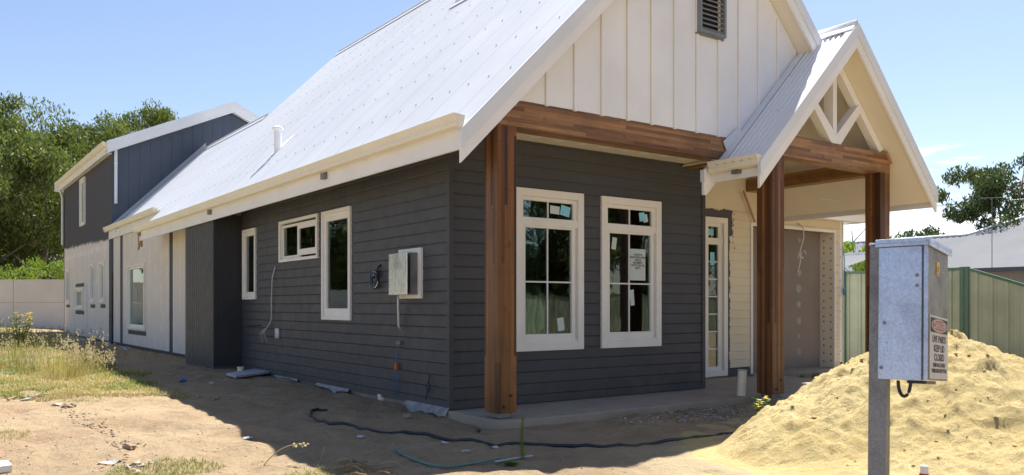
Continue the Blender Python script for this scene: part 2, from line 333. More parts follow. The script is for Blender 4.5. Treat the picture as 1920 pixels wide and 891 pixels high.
# ---------------------------------------------------------------- mesh helpers
ORG = {}
class MB:
    def __init__(s): s.v = []; s.f = []; s.mi = []
    def add(s, pts, faces, m=0):
        k = len(s.v); s.v.extend([tuple(p) for p in pts])
        for f in faces: s.f.append(tuple(i+k for i in f)); s.mi.append(m)
        return s
    def box(s, x0, x1, y0, y1, z0, z1, m=0):
        x0, x1 = sorted((x0, x1)); y0, y1 = sorted((y0, y1)); z0, z1 = sorted((z0, z1))
        return s.add([(x0, y0, z0), (x1, y0, z0), (x1, y1, z0), (x0, y1, z0), (x0, y0, z1), (x1, y0, z1), (x1, y1, z1), (x0, y1, z1)],
                     [(0, 3, 2, 1), (4, 5, 6, 7), (0, 1, 5, 4), (1, 2, 6, 5), (2, 3, 7, 6), (3, 0, 4, 7)], m)
    def prism(s, pts, vec, m=0):
        n = len(pts); a = [Vector(p) for p in pts]; b = [p+Vector(vec) for p in a]
        return s.add(a+b, [tuple(range(n))[::-1], tuple(range(n, 2*n))]+[(i, (i+1) % n, n+(i+1) % n, n+i) for i in range(n)], m)
    def poly(s, pts, m=0): return s.add(pts, [tuple(range(len(pts)))], m)
    def bar(s, a, b, w, h, up=(0, 0, 1), m=0):
        a = Vector(a); b = Vector(b); d = (b-a).normalized(); sd_ = d.cross(Vector(up)).normalized()*w/2; u = sd_.cross(d).normalized()*h/2
        p = [a-sd_-u, a+sd_-u, a+sd_+u, a-sd_+u]; return s.prism(p, b-a, m)
    def tube(s, path, r, n=6, m=0, cap=True):
        P = [Vector(p) for p in path]; rs = r if isinstance(r, (list, tuple)) else [r]*len(P); k = len(s.v); ref = Vector((.31, .17, .93))
        for i, p in enumerate(P):
            d = (P[min(i+1, len(P)-1)]-P[max(i-1, 0)]).normalized()
            a = d.cross(ref if abs(d.dot(ref)) < .95 else Vector((1, 0, 0))).normalized(); b = d.cross(a)
            for j in range(n):
                q = 2*PI*j/n; s.v.append(tuple(p+(a*math.cos(q)+b*math.sin(q))*rs[i]))
        for i in range(len(P)-1):
            for j in range(n): s.f.append((k+i*n+j, k+i*n+(j+1) % n, k+(i+1)*n+(j+1) % n, k+(i+1)*n+j)); s.mi.append(m)
        if cap: s.f.append(tuple(k+j for j in range(n))[::-1]); s.mi.append(m); s.f.append(tuple(k+(len(P)-1)*n+j for j in range(n))); s.mi.append(m)
        return s
    def build(s, name, mats, parent=None, smooth=False, bevel=0, loc=None):
        if parent is not None: org = ORG[parent.name]
        elif loc is not None: org = Vector(loc)
        else:
            a = np.array(s.v); org = Vector(((a[:, 0].min()+a[:, 0].max())/2, (a[:, 1].min()+a[:, 1].max())/2, a[:, 2].min()))
        me = bpy.data.meshes.new(name); me.from_pydata([(x-org.x, y-org.y, z-org.z) for x, y, z in s.v], [], s.f)
        for m in (mats if isinstance(mats, (list, tuple)) else [mats]): me.materials.append(m)
        if any(s.mi): me.polygons.foreach_set('material_index', s.mi)
        if smooth: me.polygons.foreach_set('use_smooth', [True]*len(s.f))
        me.update(); o = bpy.data.objects.new(name, me); COL.objects.link(o)
        if parent is not None: o.parent = parent
        else: o.location = org
        ORG[o.name] = org
        if bevel:
            b = o.modifiers.new('bevel', 'BEVEL'); b.width = bevel; b.segments = 2; b.limit_method = 'ANGLE'
        return o
def tag(o, label=None, cat=None, group=None, kind=None):
    for k, v in (('label', label), ('category', cat), ('group', group), ('kind', kind)):
        if v: o[k] = v
    return o
def empty(name, loc, label, cat, group=None):
    o = bpy.data.objects.new(name, None); COL.objects.link(o); o.location = loc; o.empty_display_size = .3; ORG[o.name] = Vector(loc); return tag(o, label, cat, group)
def W3(pl, c, a, o, z): return (c-o, a, z) if pl == 'x' else (a, c-o, z)
def bx(mb, pl, c, a0, a1, o0, o1, z0, z1, m=0):
    p = W3(pl, c, a0, o0, z0); q = W3(pl, c, a1, o1, z1); mb.box(p[0], q[0], p[1], q[1], p[2], q[2], m)
def hole(a, z, holes): return any(h[0] < a < h[1] and h[2] < z < h[3] for h in holes)
def insert(prof, vals):
    for v in vals:
        for i in range(len(prof)-1):
            if prof[i][0] < v-1e-6 and prof[i+1][0] > v+1e-6:
                k = (v-prof[i][0])/(prof[i+1][0]-prof[i][0]); prof.insert(i+1, (v, prof[i][1]+k*(prof[i+1][1]-prof[i][1]))); break
    return prof
def clad_h(mb, pl, c, a0, a1, z0, z1, holes=(), per=.1319, ph=.0687, flip=False, m=0):
    """weatherboards: a bevelled groove at every board joint"""
    prof = [(z0, 0.)]; z = ph
    while z < z1-.03:
        if z > z0+.01: prof += [(z-.014, 0.), (z-.0135, -.009), (z-.004, -.011), (z+.010, -.001)]
        z += per
    prof.append((z1, 0.)); prof = insert(prof, sorted({h[i] for h in holes for i in (2, 3)}))
    A = sorted({a0, a1} | {h[i] for h in holes for i in (0, 1)})
    for i in range(len(A)-1):
        for (p, q) in zip(prof, prof[1:]):
            if hole((A[i]+A[i+1])/2, (p[0]+q[0])/2, holes): continue
            mb.add([W3(pl, c, A[i], p[1], p[0]), W3(pl, c, A[i+1], p[1], p[0]), W3(pl, c, A[i+1], q[1], q[0]), W3(pl, c, A[i], q[1], q[0])], [(0, 1, 2, 3)], m)
def clad_v(mb, pl, c, a0, a1, z0, top, holes=(), per=.15, w=.012, d=.006, bot=None, m=0):
    prof = [(a0, 0.)]; a = a0+per*.5
    while a < a1-.02:
        prof += [(a-w/2, 0.), (a-w/2+.001, -d), (a+w/2-.001, -d), (a+w/2, 0.)]; a += per
    prof.append((a1, 0.)); prof = insert(prof, sorted({h[i] for h in holes for i in (0, 1)}))
    zf = top if callable(top) else (lambda a_: top); bf = bot if bot else (lambda a_: z0)
    for (p, q) in zip(prof, prof[1:]):
        mid = (p[0]+q[0])/2; hs = [h for h in holes if h[0] < mid < h[1]]; cuts = sorted({h[i] for h in hs for i in (2, 3)})
        lv = [None]+cuts+['t']
        for i in range(len(lv)-1):
            lo = (lambda a_, k=lv[i]: bf(a_) if k is None else k); hi = (lambda a_, k=lv[i+1]: zf(a_) if k == 't' else k)
            if hole(mid, (lo(mid)+hi(mid))/2, hs): continue
            if hi(mid)-lo(mid) < .005: continue
            mb.add([W3(pl, c, p[0], p[1], lo(p[0])), W3(pl, c, q[0], q[1], lo(q[0])), W3(pl, c, q[0], q[1], hi(q[0])), W3(pl, c, p[0], p[1], hi(p[0]))], [(0, 1, 2, 3)], m)
def frame(mb, pl, c, a0, a1, z0, z1, w, o0, o1, m=0, wt=None, wb=None, wr=None):
    wt = wt or w; wb = wb or w; wr = wr or w
    bx(mb, pl, c, a0, a0+w, o0, o1, z0, z1, m); bx(mb, pl, c, a1-wr, a1, o0, o1, z0, z1, m)
    bx(mb, pl, c, a0+w, a1-wr, o0, o1, z1-wt, z1, m); bx(mb, pl, c, a0+w, a1-wr, o0, o1, z0, z0+wb, m)
def blade(mb, base, h, lean, ang, w, m=0, seg=3):
    b = Vector(base); d = Vector((math.cos(ang), math.sin(ang), 0)); sd_ = Vector((-d.y, d.x, 0))*w/2; pts = []
    for i in range(seg):
        k = i/seg; p = b+Vector((0, 0, h*(k-.25*lean*k*k)))+d*lean*h*k*k; pts += [p-sd_*(1-k*.6), p+sd_*(1-k*.6)]
    tip = b+Vector((0, 0, h*(1-.25*lean)))+d*lean*h; pts.append(tip)
    f = [(2*i, 2*i+1, 2*i+3, 2*i+2) for i in range(seg-1)]+[(2*seg-2, 2*seg-1, 2*seg)]
    mb.add(pts, f, m)

# ================================================================ SETTING
def axis(lo, hi, d0, d1, step, far):
    a = list(np.arange(d0, d1, step)); s_ = step; x = d1
    while x < far: a.append(x); s_ *= 1.22; x += s_
    a.append(far); b = []; s_ = step; x = d0-step
    while x > -far: b.append(x); s_ *= 1.22; x -= s_
    b.append(-far); return b[::-1]+a
ax = axis(0, 0, -6.5, 5.0, .055, 900); ay = axis(0, 0, -7.2, 13.0, .06, 900)
mb = MB(); nx, ny = len(ax), len(ay)
mb.v = [(x, y, gh(x, y)) for y in ay for x in ax]
mb.f = [(j*nx+i, j*nx+i+1, (j+1)*nx+i+1, (j+1)*nx+i) for j in range(ny-1) for i in range(nx-1)]; mb.mi = [0]*len(mb.f)
tag(mb.build('ground', groundm, smooth=True, loc=(0, 0, 0)), kind='structure')

# ================================================================ HOUSE
house = empty('house', (0, 0, 0), 'charcoal and white weatherboard cottage with steep pale metal roof and timber posts, still unfinished', 'house')
RC = 3.33                       # main roof plane z = x + RC
# ---- side weatherboards
WS = [(6.20, 6.87, 1.204, 2.41), (3.55, 5.08, 1.773, 2.41), (2.457, 3.40, .903, 2.41)]
mb = MB(); clad_h(mb, 'x', 0, 0.0, 7.0, 0, 3.2, [(a+.04, b-.04, c_+.04, d-.04) for a, b, c_, d in WS]); mb.box(-.006, .002, .0, 7.0, -.02, .055)
mb.box(-.012, -.001, .0, .045, -.02, 3.15)
side = mb.build('side_wall', charboard, house)
# ---- front weatherboards
WF = [(.864, 1.875, .575, 2.445), (2.166, 3.198, .575, 2.445)]
mb = MB(); clad_h(mb, 'y', 0, 0.0, 4.05, 0, 3.1, [(a+.06, b-.06, c_+.06, d-.06) for a, b, c_, d in WF]); mb.box(.0, 4.05, -.006, .002, -.02, .055)
mb.box(-.012, .045, -.012, -.001, -.02, 3.1); mb.box(4.0, 4.06, -.012, .05, -.02, 3.1); mb.box(4.045, 4.06, .05, 1.0, -.02, 3.1)
mb.build('front_wall', charboard, house)
# ---- side bump-out
mb = MB(); clad_v(mb, 'x', -.494, 6.95, 8.76, .05, 2.68, per=.125, w=.030, d=.012); clad_v(mb, 'y', 6.95, -.494, 0.02, .05, 2.68, per=.2); mb.box(-.49, 0, 6.955, 8.76, -.1, .05); mb.box(-.49, 0, 8.70, 8.76, .05, 2.68)
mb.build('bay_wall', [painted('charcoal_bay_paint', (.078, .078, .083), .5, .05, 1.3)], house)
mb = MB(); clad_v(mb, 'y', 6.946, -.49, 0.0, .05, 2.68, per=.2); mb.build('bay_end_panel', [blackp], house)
# ---- rear unpainted wall
WR = [(14.40, 16.42, .49, 2.16)]
mb = MB(); clad_v(mb, 'x', 0, 8.74, 18.60, .06, 3.3, [(a+.03, b-.03, c_+.03, d-.03) for a, b, c_, d in WR], per=.15, w=.014, d=.008); mb.box(-.004, .1, 8.74, 18.6, -.12, .06, 1)
mb.build('rear_wall', [rearclad, charcoal], house)
# ---- two storey wing
TX, TY = -.03, 18.60
WT = [(26.5, 27.4, 1.18, 2.46), (23.5, 25.15, .975, 1.70), (21.35, 22.1, 1.2, 2.43), (19.62, 20.35, 1.196, 2.42), (23.1, 24.1, 3.80, 5.40)]
mb = MB(); clad_v(mb, 'x', TX, TY, 28.0, .06, 5.6, [(a+.03, b-.03, c_+.03, d-.03) for a, b, c_, d in WT], per=.15, w=.010, d=.004); mb.box(TX-.004, TX+.1, TY, 28.0, -.25, .06, 1)
mb.build('wing_side_wall', [rearclad, charcoal], house)
gt = lambda x: 7.10-.457*abs(x-3.38)
mb = MB(); clad_v(mb, 'y', TY, TX, 6.8, 2.0, gt, per=.30, w=.014, d=.008); mb.box(TX, 6.8, 27.9, 28.0, -.2, 5.3); mb.box(6.75, 6.8, TY+.02, 27.9, -.2, 5.5)
mb.build('wing_gable_wall', charblue, house)
mb = MB()
for s_ in (-1, 1):
    xe = 3.38+s_*3.56; zt = lambda x: 7.40-.457*abs(x-3.38)
    mb.prism([(3.38, TY-.28, zt(3.38)), (xe, TY-.28, zt(xe)), (xe, TY-.28, zt(xe)-.06), (3.38, TY-.28, zt(3.38)-.06)][::s_], (0, 9.9, 0))
wingroof = mb.build('wing_roof', roofm, house)
mb = MB()
for s_ in (-1, 1):
    xe = 3.38+s_*3.58
    mb.prism([(3.38, TY-.31, zt(3.38)-.02), (xe, TY-.31, zt(xe)-.02), (xe, TY-.31, zt(xe)-.31), (3.38, TY-.31, zt(3.38)-.31)], (0, .03, 0))
    mb.prism([(3.38, TY-.335, zt(3.38)+.02), (xe, TY-.335, zt(xe)+.02), (xe, TY-.335, zt(xe)-.11), (3.38, TY-.335, zt(3.38)-.11)], (0, .02, 0))
    mb.prism([(3.38, TY-.335, zt(3.38)+.03), (xe, TY-.335, zt(xe)+.03), (xe, TY-.335, zt(xe)+.02), (3.38, TY-.335, zt(3.38)+.02)], (0, .16, 0))
    mb.prism([(3.38, TY-.28, zt(3.38)-.25), (xe, TY-.28, zt(xe)-.25), (xe, TY-.28, zt(xe)-.23), (3.38, TY-.28, zt(3.38)-.23)], (0, .30, 0))
mb.build('wing_bargeboard', surf, house)
mb = MB(); ze = zt(-.2); prof = [(-.20, ze-.02), (-.31, ze+.02), (-.325, ze+.0), (-.31, ze-.08), (-.27, ze-.12), (-.20, ze-.125)]
mb.prism([(x, TY-.26, z) for x, z in prof], (0, 9.75, 0)); mb.build('wing_gutter', cream, house)
mb = MB(); mb.box(-.20, -.175, TY-.28, 28.2, ze-.30, ze+.0); mb.box(-.175, TX, TY-.0, 28.1, ze-.27, ze-.25); mb.box(-.33, TX+.0, 28.1, 28.2, ze-.33, ze+.02); mb.build('wing_fascia', fasc, house)
mb = MB(); mb.tube([(.07, TY-.05, 5.62), (.07, TY-.05, 4.05)], .045, 8); mb.box(.02, .12, TY-.06, TY, 5.2, 5.23); mb.build('downpipe', surf, house)
mb = MB(); mb.tube([(-.2, 27.9, 5.5), (-.12, 27.93, 5.3), (-.09, 27.95, 5.15), (-.09, 27.95, 3.4)], .045, 8); mb.build('downpipe', surf, house)
mb = MB(); mb.tube([(TX-.03, 22.75, -.05), (TX-.03, 22.75, 1.75), (TX-.02, 22.6, 1.78)], .012, 6); mb.build('conduit', surf, house); mb = MB(); mb.tube([(TX-.03, 19.0, .8), (TX-.1, 18.6, .8)], .02, 6); mb.build('conduit', surf, house)

# ---- corrugated roofs
def corr(mb, segs, zf, pitch=.0762, amp=.008, nper=6, nrm=(-.7071, 0, .7071), along='y', m=0, hif=None):
    """segs: list of (a0,a1,lo,hi); a runs across the corrugations, lo..hi up the slope"""
    for (a0, a1, lo, hi) in segs:
        n = max(2, int((a1-a0)/pitch*nper)); k = len(mb.v)
        for i in range(n+1):
            a = a0+(a1-a0)*i/n; h = amp*math.sin(2*PI*a/pitch)
            for b in (lo, hif(a) if hif else hi):
                p = (b, a, zf(b)) if along == 'y' else (a, b, zf(b)); mb.v.append((p[0]+nrm[0]*h, p[1]+nrm[1]*h, p[2]+nrm[2]*h))
        for i in range(n): mb.f.append((k+2*i, k+2*i+2, k+2*i+3, k+2*i+1)); mb.mi.append(m)
zl = lambda x: x+RC
mb = MB()
corr(mb, [(-1.15, 4.9, -.56, 3.10), (4.9, 12.62, -.56, 4.45), (12.62, 12.86, -.06, 4.45), (12.86, 18.58, -.06, 2.55)], zl)
def screws(mb, cells, zf, nrm, sgn=1):
    for (x, y) in cells:
        c0 = Vector((x, y, zf(x)))+Vector(nrm)*.006; u = Vector((nrm[2], 0, -nrm[0])).normalized(); v = Vector((0, 1, 0))
        r = .0075; pts = [c0+(u*math.cos(q)+v*math.sin(q))*r for q in [k*PI/3 for k in range(6)]]; mb.prism(pts, Vector(nrm)*.009, 1)
cells = []
for k in range(7):
    xs = -.50+.05 if k == 0 else -.5+.62*k
    st_ = .1524 if k == 0 else .381
    yy = -1.0+(k % 2)*.19*0
    while yy < 18.4:
        y_ = (round(yy/.0762)+.25)*.0762; xm = 4.45 if 4.9 < y_ < 12.8 else (2.5 if y_ > 12.8 else 3.05); xmn = -.52 if y_ < 12.5 else 0
        x_ = xs if y_ < 12.5 or k else .02
        if xmn <= x_ < xm: cells.append((x_+random.uniform(-.004, .004), y_))
        yy += st_
for k in range(7, 9):
    yy = 5.1
    while yy < 12.7: cells.append((-.5+.62*k, (round(yy/.0762)+.25)*.0762)); yy += .381
screws(mb, cells, zl, (-.7071, 0, .7071))
mb.build('roof', [roofm, screwm], house, smooth=False)
mb = MB()
corr(mb, [(-1.15, 1.0, 3.10, 4.98), (1.0, 4.9, 3.10, 6.3)], lambda x: 6.20-x+RC, nrm=(.7071, 0, .7071)); corr(mb, [(4.9, 12.86, 4.45, 9.3)], lambda x: 8.90-x+RC, nrm=(.7071, 0, .7071)); corr(mb, [(12.86, 18.58, 2.55, 5.9)], lambda x: 5.1-x+RC, nrm=(.7071, 0, .7071))
mb.build('roof', [roofm, screwm], house)
# ridge capping
mb = MB()
def ridge(mb, xr, y0, y1, zr, w=.15):
    for s_ in (-1, 1): mb.prism([(xr, y0, zr+.035), (xr+s_*w, y0, zr+.035-w), (xr+s_*w, y0, zr+.025-w-.005), (xr, y0, zr+.015)][::s_], (0, y1-y0, 0))
    mb.tube([(xr, y0, zr+.04), (xr, y1, zr+.04)], .022, 8)
ridge(mb, 3.10, -1.2, 4.85, 3.10+RC); ridge(mb, 4.45, 4.9, 12.87, 4.45+RC); ridge(mb, 2.55, 12.86, 18.56, 2.55+RC)
mb.build('ridge_capping', surf, house, smooth=False)
mb = MB()   # triangular closing walls inside the roof steps
mb.poly([(-.4, 4.92, 2.8), (9.3, 4.92, 2.8), (4.45, 4.92, 7.72)]); mb.poly([(-.4, 12.84, 2.8), (9.3, 12.84, 2.8), (4.45, 12.84, 7.72)])
mb.box(8.80, 8.87, 1.0, 18.6, -.1, 3.4); mb.box(0, 8.87, 18.5, 18.55, -.1, 3.2); mb.build('hidden_gable_wall', whitebd, house)
# apron flashing against the wing
mb = MB(); mb.prism([(-.1, TY-.10, zl(-.1)+.012), (2.62, TY-.10, zl(2.62)+.012), (2.62, TY-.10, zl(2.62)+.028), (-.1, TY-.10, zl(-.1)+.028)], (0, .1, 0))
mb.prism([(-.1, TY-.02, zl(-.1)+.02), (2.62, TY-.02, zl(2.62)+.02), (2.62, TY-.02, zl(2.62)+.16), (-.1, TY-.02, zl(-.1)+.16)], (0, .012, 0)); mb.build('apron_flashing', flash, house)

# ---- main eaves: fascia, gutter, soffit, outlets
def gutter(mb, x, y0, y1, zt_, s_=-1, m=0):
    pr = [(0, -.01), (.018, -.12), (.05, -.135), (.085, -.115), (.100, -.085), (.094, -.06), (.118, -.015), (.122, .0), (.112, .002), (.108, -.012), (.084, -.055), (.088, -.082), (.075, -.105), (.05, -.122), (.025, -.112), (.006, -.01)]
    mb.prism([(x+s_*a, y0, zt_+b) for a, b in pr], (0, y1-y0, 0), m)
    for yy in (y0-.002, y1-.006): mb.prism([(x+s_*a, yy, zt_+b-.001) for a, b in pr[:8]], (0, .008, 0), m)
mb = MB(); gutter(mb, -.548, -1.165, 12.60, 2.865)
k = -1.0
while k < 12.4: mb.box(-.654, -.6445, k, k+.035, 2.815, 2.821, 1); k += .12
mb.build('gutter', [cream, whitebd], house)
mb = MB(); mb.box(-.548, -.523, -1.15, 12.45, 2.556, 2.78); mb.prism([(-.523, -.70, 2.69), (.0, -.70, 3.19), (0, -.70, 3.20), (-.523, -.70, 2.70)], (0, 13.3, 0)); mb.build('fascia', fasc, house)
for yy in (2.02, 6.9, 12.35): mb = MB(); mb.box(-.60, -.535, yy-.05, yy+.05, 2.655, 2.735); mb.build('gutter_outlet', galv_b, house)
mb = MB(); mb.prism([(-.515, 12.45, 2.42), (-.515, 12.45, 2.78), (-.515, 12.62, 2.78), (-.515, 12.62, 2.56)][::-1], (.035, 0, 0)); mb.prism([(-.53, 12.45, 2.76), (-.53, 12.72, 2.76), (-.53, 12.72, 2.36), (-.53, 12.60, 2.44), (-.53, 12.45, 2.56)], (.03, 0, 0)); mb.build('rafter_end', rawpine, house)
mb = MB(); gutter(mb, -.05, 12.9, 19.2, 3.385); mb.build('gutter', cream, house)
mb = MB(); mb.box(-.05, -.025, 12.7, 18.95, 3.03, 3.32); mb.box(-.115, -.05, 17.7, 17.8, 3.17, 3.25); mb.build('fascia', fasc, house)

# ---- main gable: bargeboards, soffit, board and batten, vent
def barge(mb, xa, xr, xb, c1, yf, th=.03, d=.295, cap=.10, m=0, capm=1):
    """both slopes; c1 = roof plane constant at outer top; xa..xr left, xr..xb right"""
    for s_, xe in ((1, xa), (-1, xb)):
        if xe is None: continue
        zz = lambda x: (x+c1) if s_ == 1 else (2*xr-x+c1)
        mb.prism([(xr, yf, zz(xr)), (xe, yf, zz(xe)), (xe, yf, zz(xe)-d), (xr, yf, zz(xr)-d)], (0, th, 0), m)
        mb.prism([(xr, yf-.018, zz(xr)+.008), (xe, yf-.018, zz(xe)+.008), (xe, yf-.018, zz(xe)-.15), (xr, yf-.018, zz(xr)-.15)], (0, .015, 0), capm)
        mb.prism([(xr, yf-.018, zz(xr)+.020), (xe, yf-.018, zz(xe)+.020), (xe, yf-.018, zz(xe)+.009), (xr, yf-.018, zz(xr)+.009)], (0, .11, 0), capm)
        mb.box(xe-.006*s_, xe+.03*s_, yf-.02, yf-.001, zz(xe)-.15, zz(xe)+.01, capm)
mb = MB(); barge(mb, -.60, 3.10, 4.99, 3.305, -1.18); mb.build('bargeboard', [fasc, surf], house)
mb = MB()
mb.prism([(-.5, -1.15, -.5+3.07), (3.10, -1.15, 6.17), (4.95, -1.15, 4.32), (4.95, -1.15, 4.335), (3.1, -1.15, 6.185), (-.5, -1.15, 2.585)], (0, .26, 0)); mb.build('soffit', soffm, house)
PR = -.42                                  # porch roof plane z = x + PR
mb = MB(); Yg = -.90
def zlow(x): return 3.163 if x < 3.58 else x+PR
def zup(x): return x+3.06 if x < 3.1 else 9.26-x
def gablepoly(x0, x1, y, m=0, th=None, pad=0):
    xs = sorted({x0, x1} | {q for q in (3.1, 3.58) if x0 < q < x1}); 
    return [(x, y, zlow(x)-pad) for x in xs]+[(x, y, zup(x)) for x in xs[::-1]]
xs_ = [.106]+list(np.arange(.4, 4.83, .4))+[3.1, 3.58, 4.83]; xs_ = sorted(float(q) for q in xs_)
for p, q in zip(xs_, xs_[1:]):
    if q-p > 1e-4: mb.poly([(p, Yg, zlow(p)), (q, Yg, zlow(q)), (q, Yg, zup(q)), (p, Yg, zup(p))])
mb.build('gable_board', whitebd, house)
mb = MB()
for x in (.245, .617, .995, 1.378, 1.762, 2.134, 2.505, 2.885, 3.27, 3.65, 4.03, 4.42):
    a, b = x-.019, x+.019; mb.prism([(a, Yg, zlow(a)-.012), (b, Yg, zlow(b)-.012), (b, Yg, zup(b)), (a, Yg, zup(a))], (0, -.022, 0), 0)
    mb.prism([(a-.006, Yg, zlow(a)-.016), (a-.001, Yg, zlow(a)-.016), (a-.001, Yg, zup(a)), (a-.006, Yg, zup(a))], (0, -.008, 0), 1)
for (xa, xb) in ((.12, 3.1), (3.1, 4.8)): mb.prism([(xa, Yg, zup(xa)), (xb, Yg, zup(xb)), (xb, Yg, zup(xb)-.05), (xa, Yg, zup(xa)-.05)], (0, -.02, 0), 0)
mb.build('gable_batten', [whitebd, battm], house)
mb = MB(); va, vb, vz0, vz1 = 2.868, 3.336, 4.345, 5.3
frame(mb, 'y', Yg, va, vb, vz0, vz1, .035, .0, .075); bx(mb, 'y', Yg, va-.01, vb+.01, 0, .03, vz0-.02, vz0); bx(mb, 'y', Yg, va, vb, .005, .01, vz0, vz1, 1)
vent = mb.build('gable_vent', [louvm, inkm], house)
mb = MB(); z = vz0+.045
while z < vz1-.04:
    mb.prism([(va+.035, Yg-.02, z+.035), (va+.035, Yg-.062, z), (va+.035, Yg-.068, z+.008), (va+.035, Yg-.024, z+.043)], (vb-va-.07, 0, 0)); z += .058
mb.build('louvre_blade', louvm, vent)

# ---- verandah posts, beams, ceiling
def post(x, y, w, z0, z1, mt, yb=None):
    mb = MB(); mb.box(x, x+w, y, y+w, z0, z1); o = mb.build('post', mt, house, bevel=.004)
    m2 = MB(); m2.box(x+.035, x+w-.035, y+.035, y+w-.035, z0-.05, z0-.002); m2.box(x+.01, x+w-.01, y+.01, y+w-.01, -.045, -.025); m2.build('post_shoe', galv_b, o)
    for zz, q in ((z0+.06, .32), (z0+.17, .68)):
        m3 = MB(); m3.tube([(x+w*q, y-.012, zz), (x+w*q, y+.01, zz)], .013, 8); m3.build('bolt', rubber, o)
    m3 = MB(); m3.box(x-.0015, x+.01, y+w*.45, y+w*.47, z0, z0+.2); m3.build('bracket_slot', rubber, o); return o
PW = .232
post(.005, -.897, PW, .03, 2.895, wpost[0]); post(3.775, -1.31, PW, .02, 2.94, wpost[1]); post(6.155, -1.31, PW, .02, 2.94, wpost[2])
mb = MB(); mb.prism([(-.02, -.90, 2.893), (3.40, -.90, 2.893), (3.66, -.90, 3.160), (.03, -.90, 3.160)], (0, .232, 0)); mb.build('verandah_beam', wbeamx, house, bevel=.003)
mb = MB(); mb.box(3.655, 3.80, -.66, -.02, 2.925, 3.02); mb.build('verandah_cross_beam', wbeamy, house, bevel=.003)
mb = MB(); mb.box(.0, 3.652, -.67, -.015, 2.985, 3.0); mb.build('verandah_ceiling', soffm, house)
mb = MB()
for i in range(9):
    x = .55+i*.34; mb.prism([(x, -.30+.02*(i % 3), 2.983), (x+.13, -.31, 2.983), (x+.15, -.20, 2.983), (x+.03, -.19, 2.983)], (0, 0, -.001))
mb.build('ceiling_patch', whitebd, house)['kind'] = 'stuff'
mb = MB(); mb.prism([(3.78, -1.31, 2.94), (6.39, -1.31, 2.94), (6.39, -1.31, 3.08), (6.28, -1.31, 3.213), (3.92, -1.31, 3.213), (3.78, -1.31, 3.1)], (0, .232, 0)); mb.build('porch_beam', wbeamx, house, bevel=.003)
mb = MB(); mb.box(6.16, 6.388, -1.075, .985, 2.925, 3.12); mb.build('porch_cross_beam', wbeamy, house, bevel=.003)
mb = MB(); mb.box(3.785, 4.005, -1.075, -.02, 2.965, 3.22); mb.build('porch_cross_beam', wbeamy, house, bevel=.003)
mb = MB(); mb.bar((6.0, .9, 2.92), (6.32, .93, 2.45), .02, .03); mb.build('beam_trim', rawpine, house); mb = MB(); mb.bar((6.27, -1.325, 3.225), (6.40, -1.325, 3.075), .02, .03, (0, 1, 0)); mb.build('beam_trim', rawpine, house)
# ---- porch roof
XR = 5.12; zp = lambda x: x+PR; zpr = lambda x: 2*XR-x+PR
mb = MB(); corr(mb, [(-1.56, -.80, 3.19, 3.62), (-1.56, -.905, 3.62, 4.12), (-1.56, -.905, 4.12, XR), (-.905, 1.0, 3.62, XR)], zp)
screws(mb, [(3.26, -1.5+.152*i) for i in range(5)]+[(3.9, -1.3), (3.9, -1.0), (4.45, -1.38), (4.45, -1.1), (5.0, -1.46), (5.0, -1.2)], zp, (-.7071, 0, .7071))
mb.build('porch_roof', [roofm, screwm], house)
mb = MB(); corr(mb, [(-1.56, 1.0, XR, 7.08)], zpr, nrm=(.7071, 0, .7071)); ridge(mb, XR, -1.6, 1.0, zp(XR), .12); mb.build('porch_roof', [roofm, screwm], house)
mb = MB(); barge(mb, 3.156, XR, 7.10, -.42, -1.60, cap=.1); mb.build('porch_bargeboard', [fasc, surf], house)
mb = MB(); mb.prism([(3.10, -.82, zp(3.156)), (3.62, -.82, 3.17), (3.62, -.82, 2.90), (3.156, -.82, 2.445), (3.10, -.82, 2.445)], (0, .03, 0)); mb.box(3.085, 3.12, -.845, -.78, 2.60, 2.745, 1); mb.build('porch_bargeboard', [fasc, surf], house)
mb = MB(); gutter(mb, 3.235, -1.585, -.86, 2.835); pass
k = -1.5
while k < -.95: mb.box(3.129, 3.137, k, k+.04, 2.785, 2.79, 1); k += .12
mb.build('porch_gutter', [cream, louvm], house)
mb = MB(); mb.box(3.235, 3.26, -1.58, -.82, 2.60, 2.79); mb.prism([(3.26, -1.57, 2.62), (3.60, -1.57, 2.90), (3.60, -1.57, 2.92), (3.26, -1.57, 2.64)], (0, .7, 0)); mb.build('porch_fascia', fasc, house)
mb = MB(); mb.box(3.17, 3.235, -1.28, -1.18, 2.655, 2.70); mb.build('gutter_outlet', galv_b, house)
mb = MB()
mb.prism([(3.62, -1.57, zp(3.62)-.26), (XR, -1.57, zp(XR)-.26), (XR, -1.57, zp(XR)-.245), (3.62, -1.57, zp(3.62)-.245)], (0, 2.55, 0))
mb.prism([(7.0, -1.57, zpr(7.0)-.26), (7.0, -1.57, zpr(7.0)-.245), (XR, -1.57, zp(XR)-.245), (XR, -1.57, zp(XR)-.26)], (0, 2.55, 0))
mb.box(6.40, 7.04, -.232, -.226, 2.70, 2.704); mb.build('porch_soffit', soffm, house)
mb = MB(); mb.box(7.04, 7.065, -1.57, 1.0, 2.49, 2.74); mb.box(7.07, 7.17, -1.57, 1.0, 2.66, 2.75); mb.build('porch_fascia', fasc, house)
mb = MB()
mb.box(XR-.055, XR+.03, -1.29, -1.15, 3.214, 4.32)
for s_ in (-1, 1):
    mb.prism([(XR+s_*.0, -1.30, 3.215), (XR+s_*.10, -1.30, 3.215), (XR+s_*.60, -1.30, 3.735), (XR+s_*.52, -1.30, 3.80), (XR+s_*.0, -1.30, 3.33)], (0, .12, 0))
    e = 1.16; mb.prism([(XR, -1.28, zp(XR)-.27), (XR+s_*e, -1.28, zp(XR)-.27-e), (XR+s_*(e-.1), -1.28, zp(XR)-.37-e+.1-.05), (XR, -1.28, zp(XR)-.42)], (0, .11, 0))
